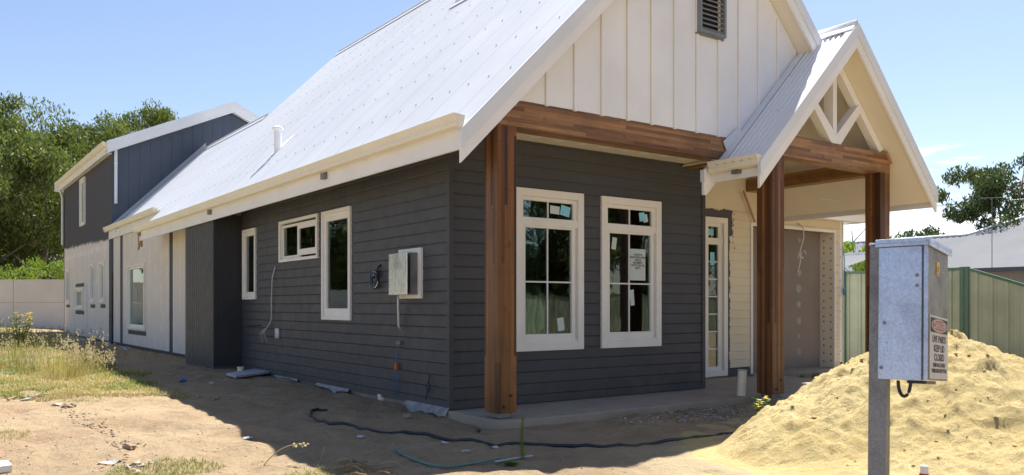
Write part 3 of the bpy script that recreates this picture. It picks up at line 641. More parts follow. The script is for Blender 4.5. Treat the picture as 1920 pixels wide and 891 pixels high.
mb.build('gable_truss', fasc, house, bevel=.003)
mb = MB(); mb.poly([(4.06, .985, 2.6), (7.0, .985, 2.6), (7.0, .985, 2.75), (XR, .985, 4.42), (4.06, .985, 3.4)]); mb.build('porch_end_wall', creamclad, house)
mb = MB(); mb.prism([(3.28, -.93, zp(3.28)+.018), (4.86, -.93, zp(4.86)+.018), (4.86, -.93, zp(4.86)+.024), (3.28, -.93, zp(3.28)+.024)], (0, -.11, 0))
mb.prism([(3.40, -.925, 2.98), (3.66, -.925, 3.262), (3.60, -.925, 3.30), (3.33, -.925, 3.10)], (0, -.01, 0)); mb.build('valley_flashing', surf, house)

# ---- entry recess wall, door unit, garage
mb = MB(); clad_h(mb, 'y', 1.0, 4.06, 8.865, 0.0, 2.85, [(4.30, 5.709, -.1, 2.47), (6.29, 8.63, -.1, 2.44)], ph=.10, m=0); mb.box(5.72, 6.28, .991, .999, -.02, .08); mb.box(8.855, 8.88, .985, 1.05, -.02, 2.8)
rw = mb.build('recess_wall', creamclad, house)
mb = MB()
def dots(mb, pts, pl='y', c=.999):
    for (a, z, r) in pts:
        n = 7; ph = random.random()*6; q = [W3(pl, c, a+r*random.uniform(.7, 1.2)*math.cos(ph+k*2*PI/n), .0012, z+r*1.1*random.uniform(.7, 1.2)*math.sin(ph+k*2*PI/n)) for k in range(n)]; mb.poly(q)
pts = []
for i in range(12):
    z = 3.0-.09*i*1.0
    if z > 2.62: pts += [(5.58+random.uniform(-.04, .04), z, .022), (5.62, z-.03, .016), (5.87, z, .026)]
    elif z > 2.0: pts += [(5.89+random.uniform(-.03, .03), z, .018)]
for k in range(16): pts.append((8.70+random.choice((0, .1)), .15+.14*k, .012))
dots(mb, pts); mb.build('putty_spot', putty, rw)['kind'] = 'stuff'
mb = MB(); frame(mb, 'y', 1.0, 4.36, 5.709, 0.0, 2.47, .085, -.06, .03); bx(mb, 'y', 1.0, 5.14, 5.20, -.05, .02, .0, 2.4)
bx(mb, 'y', 1.0, 5.20, 5.63, -.05, .0, 2.05, 2.15); bx(mb, 'y', 1.0, 5.20, 5.30, -.05, -.01, .085, 2.4); bx(mb, 'y', 1.0, 5.53, 5.63, -.05, -.01, .085, 2.4); bx(mb, 'y', 1.0, 5.30, 5.53, -.05, -.01, .085, .15); bx(mb, 'y', 1.0, 5.3, 5.53, -.05, -.01, 2.33, 2.4)
dr = mb.build('entry_door_frame', trimw, house)
mb = MB(); bx(mb, 'y', 1.0, 4.445, 5.14, -.055, -.03, .0, 2.385); mb.build('door_leaf', trimw, dr)
mb = MB(); bx(mb, 'y', 1.0, 5.30, 5.53, -.04, -.035, .15, 2.05); bx(mb, 'y', 1.0, 5.3, 5.53, -.04, -.035, 2.15, 2.33); mb.build('pane', glass, dr)
mb = MB()
for k in range(1, 7): mb = MB(); bx(mb, 'y', 1.0, 5.30, 5.53, -.034, -.028, .15+.272*k-.009, .15+.272*k+.009); mb.build('muntin', muntm, dr)
mb = MB(); bx(mb, 'y', 1.0, 5.40, 5.412, -.034, -.028, 2.15, 2.33); mb.build('muntin', muntm, dr)
mb = MB(); bx(mb, 'y', 1.0, 5.31, 5.44, -.028, -.027, 2.19, 2.29); mb.build('sticker', bluenote, dr); mb = MB(); bx(mb, 'y', 1.0, 5.36, 5.46, -.028, -.027, 1.73, 1.93); mb.build('sticker', bluenote, dr)
# garage opening
mb = MB(); frame(mb, 'y', 1.0, 6.29, 8.63, -.03, 2.44, .05, -.01, .02, wb=.001, wr=.03); mb.build('garage_frame', trimw, rw)
mb = MB(); mb.box(6.30, 8.62, 1.28, 1.30, -.03, 2.4); mb.box(6.33, 6.345, 1.0, 1.28, -.03, 2.4); mb.box(6.34, 8.62, 1.0, 1.28, 2.40, 2.41); gb = mb.build('garage_infill_board', garb, house)
mb = MB(); mb.box(8.605, 8.62, 1.0, 1.28, -.03, 2.39); mb.build('garage_jamb', soffm, house)
mb = MB(); 
for k in range(17):
    for yy in (1.06, 1.2):
        zz = .12+.135*k+random.uniform(-.03, .03); n = 7; mb.poly([(8.6035, yy+.018*math.cos(q*2*PI/n), zz+.022*math.sin(q*2*PI/n)) for q in range(n)])
mb.build('putty_spot', putty, gb)['kind'] = 'stuff'
mb = MB(); dots(mb, [(7.98+random.uniform(-.01, .01), z, r) for z, r in ((2.25, .045), (1.98, .05), (1.68, .065), (1.40, .085), (1.12, .065), (.83, .07), (.56, .045), (.28, .07))]+[(6.6, z, .05) for z in (.4, .8, 1.2, 1.6, 2.0)], c=1.278)
mb.poly([(7.05, 1.278, .02), (7.42, 1.278, .02), (7.5, 1.278, .5), (7.44, 1.278, 1.2), (7.46, 1.278, 2.39), (7.05, 1.278, 2.39)]); mb.build('putty_spot', garp, gb)['kind'] = 'stuff'
mb = MB(); mb.box(7.10, 9.02, .60, .625, 2.56, 2.80); mb.box(9.0, 9.02, .625, 1.3, 2.56, 2.80); mb.box(7.10, 9.0, .62, 1.0, 2.60, 2.61); mb.build('garage_fascia', fasc, house)
mb = MB(); pr = [(0, 0), (0, -.11), (-.05, -.115), (-.085, -.09), (-.08, -.06), (-.12, .0)]; mb.prism([(7.18, .60+a, 2.80+b) for a, b in pr], (1.92, 0, 0)); mb.build('garage_gutter', cream, house)
mb = MB(); corr(mb, [(7.12, 9.08, .52, 4.9)], lambda b: 2.82+(b-.52)*.36, nrm=(0, -.34, .94), along='x'); mb.build('garage_roof', roofm, house)

# ---- slab
mb = MB()
def slab(mb, pts, zt_, zb):
    mb.prism([(x, y, zb) for x, y in pts], (0, 0, zt_-zb))
front = [(-.03, -.985)]+[(x, -1.02+.012*math.sin(x*5)+random.uniform(-.006, .006)) for x in np.arange(.2, 3.5, .16)]+[(3.76, -1.0), (3.76, -1.44)]+[(x, -1.46+random.uniform(-.006, .006)) for x in np.arange(3.85, 6.6, .2)]+[(6.62, -1.46), (6.66, 1.0), (-.03, 1.0)]
slab(mb, front, -.03, -.28); mb.box(6.2, 8.9, .84, 1.5, -.2, .0); mb.box(.03, 8.8, 1.005, 18.4, -.2, -.012); sl_ = mb.build('concrete_slab', concm, house, bevel=.01)
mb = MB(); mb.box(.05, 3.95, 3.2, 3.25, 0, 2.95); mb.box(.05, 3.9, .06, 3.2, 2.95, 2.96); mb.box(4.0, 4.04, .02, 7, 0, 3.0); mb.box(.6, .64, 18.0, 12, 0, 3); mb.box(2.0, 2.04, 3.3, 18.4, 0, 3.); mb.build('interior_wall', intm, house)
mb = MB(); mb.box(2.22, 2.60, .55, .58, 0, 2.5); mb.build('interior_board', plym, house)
mb = MB(); mb.box(.6, .62, 13.5, 17.5, 0, 2.8); mb.box(.5, .52, TY+.4, 28, 0, 5.3); mb.box(TX+.03, 6, TY+.4, 27.9, 2.8, 2.85); mb.build('interior_wall', intm, house)

# ---- windows
def win(pl, c, r, label=None, tw=.045, sw=.055, style='single', mt=trimw, proud=.03):
    a0, a1, z0, z1 = r; mb = MB(); frame(mb, pl, c, a0, a1, z0, z1, tw, -.05, proud)
    o = mb.build('window', mt, house, bevel=.003)
    if label: o['label'] = label
    ia0, ia1, iz0, iz1 = a0+tw, a1-tw, z0+tw, z1-tw
    sm = MB(); gm = MB(); mm = MB()
    if style in ('single', 'narrow', 'film'):
        frame(sm, pl, c, ia0, ia1, iz0, iz1, sw, -.045, .004, wt=sw*1.3, wb=sw*1.5); bx(gm, pl, c, ia0+sw, ia1-sw, -.03, -.025, iz0+sw*1.5, iz1-sw*1.3)
    elif style == 'slide':
        m_ = (ia0+ia1)/2
        frame(sm, pl, c, ia0, m_+.02, iz0+.03, iz1-.03, sw*1.1, -.02, .012, wt=.09, wb=.09); frame(sm, pl, c, m_-.02, ia1, iz0+.01, iz1-.02, sw*.7, -.05, -.022)
        bx(gm, pl, c, ia0+sw, m_-.03, -.008, -.004, iz0+.12, iz1-.12); bx(gm, pl, c, m_+.05, ia1-.035, -.035, -.03, iz0+.045, iz1-.055)
    elif style == 'colonial':
        zt_ = 2.06
        bx(sm, pl, c, ia0, ia1, -.05, .012, zt_-.035, zt_+.055)
        ta0, ta1, tz0, tz1 = ia0+.035, ia1-.055, zt_+.06, iz1-.045
        frame(sm, pl, c, ia0, ia1, zt_+.02, iz1, .035, -.05, -.002, wt=.045, wb=.04, wr=.055)
        la0, la1, lz0, lz1 = ia0+.065, ia1-.075, iz0+.105, zt_-.055
        frame(sm, pl, c, ia0+.012, ia1-.03, iz0+.03, zt_-.03, .053, -.04, .0, wt=.03, wb=.075, wr=.045)
        bx(sm, pl, c, ia0, ia1, -.05, .010, iz0, iz0+.03); bx(sm, pl, c, ia1-.03, ia1, -.05, -.02, iz0, zt_)
        bx(gm, pl, c, ta0, ta1, -.035, -.03, tz0, tz1); bx(gm, pl, c, la0-.01, la1+.01, -.035, -.03, lz0, lz1)
        cm = (la0+la1)/2-.01; bx(mm, pl, c, cm-.009, cm+.009, -.028, -.018, lz0, lz1); bx(mm, pl, c, la0-.01, la1+.01, -.0285, -.0185, 1.366, 1.384); bx(mm, pl, c, (ta0+ta1)/2-.009, (ta0+ta1)/2+.009, -.028, -.018, tz0, tz1)
        mm.build('muntin', muntm, o)
    sm.build('sash', mt, o, bevel=.002); gm.build('pane', glass, o)
    if style == 'film':
        f = MB(); bx(f, pl, c, ia0+sw, ia1-sw, -.045, -.04, iz0+sw, iz0+(iz1-iz0)*.72); f.build('film', filmm, o)
    return o
win('x', 0, WS[0]); win('x', 0, WS[1], style='slide'); win('x', 0, WS[2], sw=.075)
w1 = win('y', 0, WF[0], tw=.088, style='colonial'); w2 = win('y', 0, WF[1], tw=.088, style='colonial')
win('x', 0, WR[0], style='film', sw=.05, proud=.05)
for i, r in enumerate(WT): win('x', TX, r, tw=.07, sw=.04, style='film' if i == 1 else 'narrow', proud=.05)
def note(par, x0, x1, z0, z1, mt, rot=0., y=.027):
    mb = MB(); cx_, cz = (x0+x1)/2, (z0+z1)/2; c_, s_ = math.cos(rot), math.sin(rot)
    mb.prism([(cx_+dx_*c_-dz*s_, y, cz+dx_*s_+dz*c_) for dx_, dz in ((x0-cx_, z0-cz), (x1-cx_, z0-cz), (x1-cx_, z1-cz), (x0-cx_, z1-cz))], (0, .001, 0)); return mb.build('sticker', mt, par)
note(w1, 1.40, 1.54, 2.18, 2.275, whitenote, -.06); note(w1, 1.555, 1.70, 2.165, 2.285, bluenote, -.2, .026); note(w1, 1.51, 1.61, .80, .955, whitenote, .12)
note(w2, 2.85, 2.95, 2.18, 2.29, bluenote, .15, .026); note(w2, 2.92, 3.0, 2.17, 2.27, whitenote, .2); note(w2, 2.38, 2.455, 1.80, 1.95, whitenote, -.15); note(w2, 2.69, 2.96, 1.42, 1.82, whitenote, 0.)
note(w2, 2.69, 2.76, 1.1, 1.30, whitenote, .1)
def text(s, size, mat, par, M, name='lettering', align='CENTER', xs=1.0):
    cu = bpy.data.curves.new(name, 'FONT'); cu.body = s; cu.size = size; cu.align_x = align; cu.extrude = 0.0004; cu.space_line = .95; cu.offset = size*.012
    o = bpy.data.objects.new(name, cu); COL.objects.link(o); bpy.context.view_layer.update()
    me = bpy.data.meshes.new_from_object(o.evaluated_get(bpy.context.evaluated_depsgraph_get())); bpy.data.objects.remove(o)
    me.materials.clear(); me.materials.append(mat); me.transform(M @ Matrix.Diagonal((xs, 1, 1, 1))); q = bpy.data.objects.new(name, me); COL.objects.link(q); q.parent = par; return q
text('THIS SITE IS\nMONITORED USING\nVIDEO &\nMOVEMENT\nDETECTION FOR\nSAFETY', .036, inkm, w2, Matrix.Translation((2.825, .0255, 1.735)) @ Matrix.Rotation(PI/2, 4, 'X'), xs=.85)

# ---- roof vent pipe
p0 = Vector((.46, 6.45, zl(.46)))
mb = MB(); mb.tube([p0+Vector((0, 0, -.1)), p0+Vector((0, 0, .36))], .062, 20); mb.tube([p0+Vector((0, 0, z)) for z in (.35, .37, .40, .42)], [.078, .092, .092, .05], 20)
mb.prism([(p0.x-.1, p0.y-.11, zl(p0.x-.1)+.012), (p0.x+.28, p0.y-.11, zl(p0.x+.28)+.012), (p0.x+.28, p0.y+.11, zl(p0.x+.28)+.012), (p0.x-.1, p0.y+.11, zl(p0.x-.1)+.012)], (0, 0, .006)); mb.build('vent_pipe', whitebd, house)

# ---- meter box on the side wall
mb = MB(); frame(mb, 'x', 0, .57, 1.10, 1.18, 1.755, .07, .0, .035); bx(mb, 'x', 0, .62, 1.05, .0, .02, 1.2, 1.74); mtr = mb.build('meter_box_surround', trimw, house, bevel=.003)
mb = MB(); bx(mb, 'x', 0, .635, 1.10, .035, .125, 1.225, 1.70); mb.build('meter_box_body', galv_b, mtr, bevel=.003)
mb = MB(); a = R_(17); L_ = .44
p = [(-.12, .78), (-.12-.012, .77)]
h0 = Vector((-.175, .61, 0)); h1 = Vector((-.132, 1.13, 0))
d_ = (h1-h0).normalized(); nn = Vector((d_.y, -d_.x, 0))*-.012
mb.prism([(h0.x, h0.y, 1.222), (h1.x, h1.y, 1.222), (h1.x, h1.y, 1.70), (h0.x, h0.y, 1.70)], nn); mb.prism([(h0.x, h0.y, 1.235), (h1.x, h1.y, 1.235), (h1.x+nn.x*-2.2, h1.y+nn.y*-2.2, 1.235)], (0, 0, .02)); mb.build('meter_box_door', galv_m, mtr, bevel=.003)

# ================================================================ THINGS ABOUT THE HOUSE
def jit(path, a=.004): return [Vector(p)+Vector([random.uniform(-a, a) for _ in range(3)]) for p in path]
# cable coil by the meter box
c0 = Vector((-.04, 1.68, 1.42)); mb = MB()
for k, (r, mt) in enumerate(((.095, 0), (.085, 0), (.10, 0), (.09, 1), (.075, 2), (.092, 0))):
    ph = random.random(); mb.tube([c0+Vector((-.006*k, r*math.cos(q)*(1+.05*math.sin(3*q+k)), r*1.05*math.sin(q)-.01*math.cos(q+k))) for q in [ph+i*2*PI/18 for i in range(19)]], .009, 6, mt)
mb.tube([(-.0, 1.62, 1.60), (-.04, 1.62, 1.56), (-.05, 1.66, 1.50), (-.05, 1.70, 1.44)], .012, 6, 0); mb.tube([(-.0, 1.64, 1.57), (-.05, 1.66, 1.53), (-.055, 1.72, 1.47)], .009, 6, 1)
tag(mb.build('cable_coil', [rubber, whitecab, bluecab], smooth=True), 'coil of black, white and blue cable on the side wall left of the meter box', 'cable')
mb = MB(); mb.tube(jit([(-.10, .98, 1.215), (-.09, 1.0, 1.10), (-.08, 1.02, .98), (-.05, 1.06, .86), (-.03, 1.05, .83)]), .014, 6); tag(mb.build('cable', whitecab, smooth=True), 'thick white cable hanging out of the bottom of the meter box', 'cable')
mb = MB(); mb.box(-.035, -.0, 1.06, 1.15, .64, .68, 0); mb.tube(jit([(-.03, 1.12, .64), (-.035, 1.14, .5), (-.035, 1.15, .40)]), .006, 5, 1)
mb.box(-.05, -.02, 1.13, 1.165, .34, .42, 2); mb.tube([(-.04, 1.145, .31), (-.05, 1.09, .26), (-.05, 1.10, .18), (-.05, 1.16, .16), (-.05, 1.19, .23), (-.045, 1.15, .30)], .006, 5, 1); mb.tube([(-.045, 1.12, .25), (-.045, 1.1, .16), (-.04, 1.2, .03)], .006, 5, 1)
tag(mb.build('cable', [galv_b, bluecab, orange], smooth=False), 'thin blue cable with an orange plug dangling below the meter box', 'cable')
mb = MB(); mb.tube([(-.01, .40, .33), (-.04, .38, .26), (-.04, .44, .20), (-.03, .40, .13), (-.04, .34, .20), (-.04, .38, .27)], .006, 5); mb.tube([(-.04, .38, .22), (-.03, .44, .10), (-.02, .48, .05)], .005, 5); tag(mb.build('cable', dhose, smooth=True), 'short dark looped cable low on the side wall near the front corner', 'cable')
mb = MB(); mb.tube(jit([(-.005, 5.27, 1.72), (-.03, 5.36, 1.55), (-.035, 5.38, 1.2), (-.035, 5.38, .9), (-.04, 5.42, .82), (-.06, 5.55, .74)]), .008, 6)
for k in range(6): mb.tube([(-.05, 5.5, .76), (-.07-.02*k, 5.56+.05*math.cos(k), .66), (-.05-.02*k, 5.5+.08*math.cos(k*1.7), .56-.02*(k % 3))], .0045, 5)
mb.box(-.03, .0, 5.10, 5.24, .58, .74)
tag(mb.build('cable', whitecab, smooth=True), 'long grey white cable with frayed ends hanging between the narrow and sliding side windows', 'cable')
mb = MB(); mb.tube([(-.02, 5.95, .775), (-.03, 6.55, .745)], .008, 5); tag(mb.build('rod', rubber), 'thin dark rod fixed low on the side wall below the narrow window', 'rod')
# loops of cable in the garage opening
mb = MB(); z0_ = 2.37
mb.tube([(7.50, .97, 2.50), (7.56, .9, 2.42), (7.55, .88, 2.25), (7.46, .88, 2.05), (7.42, .88, 1.95), (7.52, .88, 1.90), (7.62, .88, 1.97), (7.55, .88, 2.05), (7.47, .88, 1.97), (7.44, .88, 1.80), (7.38, .88, 1.66)], .010, 6)
tag(mb.build('cable', whitecab, smooth=True), 'looped white cable dangling in front of the grey garage board', 'cable')
mb = MB(); mb.tube(jit([(8.84, .97, 2.15), (8.86, .95, 1.9), (8.85, .95, 1.6), (8.84, .95, 1.42)]), .007, 5)
for k in range(4): mb.tube([(8.84+.05*math.cos(q+k), .94, 1.34+.06*math.sin(q)) for q in [i*PI/4 for i in range(9)]], .007, 5)
tag(mb.build('cable', bluecab, smooth=True), 'bunch of bright blue cable hanging on the white corner beside the green fence', 'cable')
# pipes in the ground
def pipe(px_, py_, r, h, mt, rim, label, lean=(0, 0), cat='pipe', rimh=.02):
    b = gp(px_, py_); t_ = b+Vector((lean[0], lean[1], h)); mb = MB(); d = (t_-b)/h
    mb.tube([b-d*.08, t_-d*rimh], r, 20, 0); mb.tube([t_-d*rimh, t_], r*1.1, 20, 1); return tag(mb.build('pipe_stub', [mt, rim], smooth=False), label, cat)
pipe(1389, 757, .056, .43, pvc, pvcg, 'tall cream plastic pipe standing upright in front of the porch post', (.03, .0))
pipe(451, 702, .05, .125, pvc, pvc, 'short white pipe stub beside the dark bay of the side wall')
pipe(717, 751, .058, .08, pvc, whitep, 'low round white pipe cap in the dirt under the meter box')
pipe(744, 755, .022, .30, pvc, navy, 'thin white pipe with dark blue tape leaning at the side wall', (.0, -.06), rimh=.05)
mb = MB(); c_ = [gp(424, 707), gp(443, 712), gp(520, 707), gp(497, 700)]; mb.prism([(p.x, p.y, .0) for p in c_], (0, 0, .035)); tag(mb.build('concrete_pad', padm, bevel=.004), 'pale flat concrete pad on the dirt by the white pipe stub', 'slab')
# drain pieces at the rear wall
for (px_, h) in ((202, .12), (217, .10)):
    b = gp(px_, 650); mb = MB(); mb.tube([b, b+Vector((0, 0, h))], .05, 12); tag(mb.build('pipe_stub', pvc), 'small white drain stub at the foot of the two storey wing, %s' % ('left of the pair' if px_ == 202 else 'right of the pair'), 'pipe')
a_, b_ = gp(222, 651), gp(238, 656); mb = MB(); mb.tube([a_+Vector((0, 0, .03)), b_+Vector((0, 0, .03))], .03, 8); tag(mb.build('drain_pipe', padm), 'short pale pipe lying on the dirt at the unpainted wall', 'pipe')
a_, b_ = gp(120, 640), gp(160, 640); mb = MB(); mb.tube([a_+Vector((0, 0, .05)), b_+Vector((0, 0, .05))], .04, 8); tag(mb.build('drain_pipe', padm), 'long pale pipe lying at the foot of the far two storey wing', 'pipe')
# hose
mb = MB(); hp = [(612, 771), (596, 769), (583, 772), (582, 782), (596, 791), (618, 797), (650, 803), (700, 809), (760, 813), (830, 822), (900, 830), (960, 836), (1040, 838), (1120, 839), (1175, 837), (1230, 833), (1290, 826), (1340, 819), (1386, 813)]
P_ = [gp(*q) for q in hp]; P2 = []
for i in range(len(P_)-1):
    for k in range(4): q = P_[i].lerp(P_[i+1], k/4); P2.append(Vector((q.x, q.y, gh(q.x, q.y)+.008+.006*math.sin(i*1.7))))
mb.tube(P2, .0165, 8); tag(mb.build('hose', dhose, smooth=True), 'black poly pipe snaking over the sand in front of the verandah', 'hose')
mb = MB()
P_ = [gp(*q) for q in ((741, 846), (752, 855), (775, 866), (805, 876), (838, 880))]; mb.tube([p+Vector((0, 0, .02)) for p in P_], .012, 6)
P_ = [gp(*q) for q in ((838, 880), (895, 872), (940, 864))]
mb.tube([p+Vector((0, 0, .018)) for p in P_], .011, 6); tag(mb.build('plastic_strip', greenst, smooth=True), 'bent faded green plastic strip lying at the edge of the shade', 'strip')
mb = MB(); P_ = [gp(928, 869), gp(998, 861)]; mb.bar(P_[0]+Vector((0, 0, .02)), P_[1]+Vector((0, 0, .03)), .03, .006); tag(mb.build('plastic_strip', padm), 'straight pale strip passing through the small weed clump', 'strip')

# litter and stones
def scrap(px_, py_, w, h, mt, label, cat, name='scrap', th=.01):
    b = gp(px_, py_); n = 7; mb = MB(); ph = random.random()*6; pts = []
    for k in range(n):
        q = ph+k*2*PI/n; r = random.uniform(.6, 1.1); pts.append((b.x+w/2*r*math.cos(q), b.y+h/2*r*math.sin(q), b.z+random.uniform(.0, .03)*1.0))
    mb.add(pts+[(b.x, b.y, b.z+.02+th)], [(k, (k+1) % n, n) for k in range(n)]); return tag(mb.build(name, mt), label, cat)
scrap(341, 720, .16, .10, bagm, 'crumpled bright blue wrapper on the shaded sand by the bay', 'wrapper', th=.04)
scrap(396, 721, .12, .08, litter, 'small black and white scrap right of the blue wrapper', 'scrap', th=.02)
scrap(310, 743, .35, .07, bluecab, 'torn light blue plastic strip across the shadow edge', 'scrap'); scrap(424, 715, .08, .05, litter, 'tiny white scrap below the concrete pad', 'scrap')
scrap(678, 828, .12, .06, litter, 'white scrap of paper in the shade below the hose', 'scrap'); scrap(875, 849, .14, .06, litter, 'white crumpled scrap between hose and green strip', 'scrap')
scrap(928, 842, .08, .05, litter, 'small white flake of rubbish just below the black hose', 'scrap'); scrap(830, 833, .12, .04, padm, 'grey sliver lying beside the black hose', 'scrap')
scrap(105, 761, .12, .08, litter, 'grey white flake on the lit sand at left', 'scrap'); scrap(205, 870, .26, .07, litter, 'white bark strip beside the grass tuft at bottom left', 'scrap'); scrap(465, 824, .10, .05, litter, 'pale scrap on the lit sand near the shadow', 'scrap')
scrap(50, 752, .18, .08, litter, 'pale litter under the dead branch on the lawn edge', 'scrap')
mb = MB(); b = gp(-26, 884); mb.prism([b+Vector((0, -.15, .0)), b+Vector((.16, -.12, 0)), b+Vector((.15, .12, 0)), b+Vector((0, .12, 0))], (0, 0, .05)); tag(mb.build('board_offcut', whitep), 'white board offcut at the bottom left edge of the yard', 'board')
mb = MB(); P_ = [gp(0, 695), gp(18, 694), gp(34, 695)]; mb.tube([p+Vector((0, 0, .05)) for p in P_], .02, 6); tag(mb.build('plastic_strip', orange), 'orange plastic strip lying in the lawn at far left', 'strip')
mb = MB(); P_ = [gp(0, 703), gp(30, 703)]; mb.bar(P_[0]+Vector((0, 0, .03)), P_[1]+Vector((0, 0, .03)), .08, .005); tag(mb.build('plastic_strip', painted('mint_plastic', (.18, .50, .32), .5)), 'mint green plastic strip in the lawn beside the orange one', 'strip')
# membrane edge along the slab
for (y0_, y1_) in ((-.02, .95), (2.5, 3.6), (4.3, 5.3), (6.98, 8.3)):
    mb = MB(); n = int((y1_-y0_)/.04); k = len(mb.v); X0 = -.01 if y0_ < 6.9 else -.50
    for i in range(n+1):
        y_ = y0_+(y1_-y0_)*i/n; a1_ = .05+.05*abs(n3(y_*3, .3, .5)); g_ = gh(X0-.1, y_)
        mb.v += [(X0-.005, y_, .0), (X0-.03-.02*n3(y_*9, 1), y_, -.035), (X0-a1_-.02*n3(y_*11, 2), y_, g_+.012+.02*n3(y_*13, 4))]
    for i in range(n): mb.f += [(k+3*i, k+3*i+1, k+3*i+4, k+3*i+3), (k+3*i+1, k+3*i+2, k+3*i+5, k+3*i+4)]; mb.mi += [0, 0]
    mb.build('slab_membrane', sheetm, house)

def lump(mb, c, r, m=0, sq=.7, seed=0):
    n, k = 8, len(mb.v); rings = 5
    for i in range(rings+1):
        th_ = PI*i/rings
        for j in range(n):
            q = 2*PI*j/n; d = Vector((math.sin(th_)*math.cos(q), math.sin(th_)*math.sin(q), math.cos(th_))); f = 1+.5*noise.noise(d*1.6+Vector((seed, seed*.7, 3)))
            mb.v.append((c[0]+d.x*r*f, c[1]+d.y*r*f, c[2]+d.z*r*f*sq))
    for i in range(rings):
        for j in range(n): mb.f.append((k+i*n+j, k+i*n+(j+1) % n, k+(i+1)*n+(j+1) % n, k+(i+1)*n+j)); mb.mi.append(m)
# crumbs of earth and rubble scattered over the ground
mb = MB()
for k in range(900):
    if k < 520: px_, py_ = random.uniform(0, 1250), random.uniform(700, 890)
    elif k < 700: q_ = random.random(); px_, py_ = 125+125*q_+random.gauss(0, 14), 764+76*q_+random.gauss(0, 5)
    else: px_, py_ = random.uniform(700, 860), random.gauss(752+(.19*(1)), 10)+(px_ if False else 0)
    b = gp(px_, py_)
    if b.x > -.05 and b.y > -1.5: continue
    r = random.uniform(.003, .009) if k < 520 else random.uniform(.004, .014); lump(mb, (b.x, b.y, b.z+r*.3), r, 0, .7, k*.37)
tag(mb.build('earth_crumbs', clodm, loc=(0, 0, 0)), 'small crumbs of dark earth strewn over the sand', 'rubble', kind='stuff')
mb = MB()
for k in range(700):
    u = random.random(); px_ = random.gauss(1320, 38) if k < 500 else random.uniform(1150, 1400); b = gp(px_, 768+random.uniform(-4, 12)+(1380-px_)*.03+(0 if k < 300 else 10))
    r = random.uniform(.004, .018)**1.0; lump(mb, (b.x, b.y, b.z+r*.3), r, random.choice((0, 1, 1, 2)), .6, k*.77)
tag(mb.build('rubble', [litter, clodm, clodm], loc=(0, 0, 0)), 'white plaster rubble strewn along the porch slab edge', 'rubble', kind='stuff')
mb = MB()
for (a_, b_) in (((1325, 765), (1376, 751)), ((1372, 757), (1386, 777)), ((1250, 770), (1300, 783)), ((1170, 785), (1200, 779)), ((1360, 748), (1330, 759))):
    p, q = gp(*a_), gp(*b_); mb.tube([p+Vector((0, 0, .03)), (p+q)/2+Vector((.01, 0, .035)), q+Vector((0, 0, .02))], .007, 5)
tag(mb.build('sticks', stickm, loc=(0, 0, 0)), 'dry sticks among the rubble at the slab edge', 'sticks', kind='stuff')
b = gp(369, 788); 
for (px_, py_, s_, lab) in ((374, 747, .045, 'dark brown clod on shaded sand right of the blue wrapper'), (406, 752, .05, 'flat brown clod beside the dark clod in the shade'), (129, 764, .07, 'reddish clod of earth on the lit sand at left'), (242, 844, .06, 'small dark clod in the wheel rut'), (763, 783, .05, 'grey clod in the shade left of the first post')):
    p = gp(px_, py_); mb = MB(); lump(mb, (p.x, p.y, p.z+.01), s_, 0, .6, px_); tag(mb.build('clod', clodm), lab, 'clod')

# ================================================================ SAND HEAP
PC = Vector((2.55, -3.95))
def heap(x, y):
    d = math.hypot(x-PC.x, (y-PC.y)); a = math.atan2(y-PC.y, x-PC.x)
    Rr = 1.95+.18*math.sin(a*2+.6)+.12*math.sin(a*5+1)
    k = d/Rr; h = .92*max(0., 1-k)
    if d < .3: h -= .10*(1-d/.3)**2
    h += .13*math.exp(-(max(0, k-.35)/.55)**2*1.4)*(1 if k < 1.6 else 0) - .0
    d2 = math.hypot(x-1.7, (y+5.2)*.8); h = max(h, .38*max(0, 1-d2/1.7)+.02)
    d3 = math.hypot(x-3.3, y+4.6); h = max(h, .72*max(0, 1-d3/1.9))
    v = Vector((x, y, h*.8)); s_ = sst(-.02, .25, h)
    r1 = 1-abs(noise.noise(v*1.7))*2; r2 = noise.fractal(v*5.0, .75, 2.1, 6); r3 = noise.noise(v*17); r4 = noise.noise(v*9)
    a_ = math.atan2(y-PC.y, x-PC.x); h += s_*.035*noise.noise(Vector((math.cos(a_)*3.4, math.sin(a_)*3.4, d*1.1)))
    h += s_*(.035*r1+.042*r2+.014*r3+.010*noise.noise(v*31)+.012*r4+.045*max(0, noise.noise(v*12+Vector((3, 1, 7)))-.18)*sst(-.2, .3, r1)+.03)
    # small collapsed terraces
    t_ = noise.noise(v*2.4+Vector((5, 5, 5))); h += s_*.032*(sst(.05, .10, t_)-.6*sst(.25, .6, t_))
    e = sst(2.75, 2.1, min(d, d2+.45, d3+.4)); return h*e-.05*(1-e)-.015
mb = MB(); st_ = .019; xs = np.arange(-.9, 5.3, st_); ys = np.arange(-6.9, -1.5, st_); nx = len(xs)
idx = {}; 
vis = lambda x, y: True
for j, y in enumerate(ys):
    for i, x in enumerate(xs):
        # leave out the far side beyond the heap where nothing of it can stand
        if math.hypot(x-PC.x, y-PC.y) > 2.75 and math.hypot(x-1.7, (y+5.2)*.8) > 2.2 and math.hypot(x-3.3, y+4.6) > 2.3: continue
        idx[(i, j)] = len(mb.v); mb.v.append((x, y, gh0(x, y)+heap(x, y)))
ZA = np.full((len(ys), nx), -.15)
for (i, j), a in idx.items(): ZA[j, i] = mb.v[a][2]
for _ in range(3):
    B = sum(np.roll(np.roll(ZA, p, 0), q, 1) for p in (-4, -2, 0, 2, 4) for q in (-4, -2, 0, 2, 4))/25.
    inner = np.zeros_like(ZA, bool); inner[6:-6, 6:-6] = True; ZA = np.where(inner & (ZA < B-.018), B-.018, ZA)
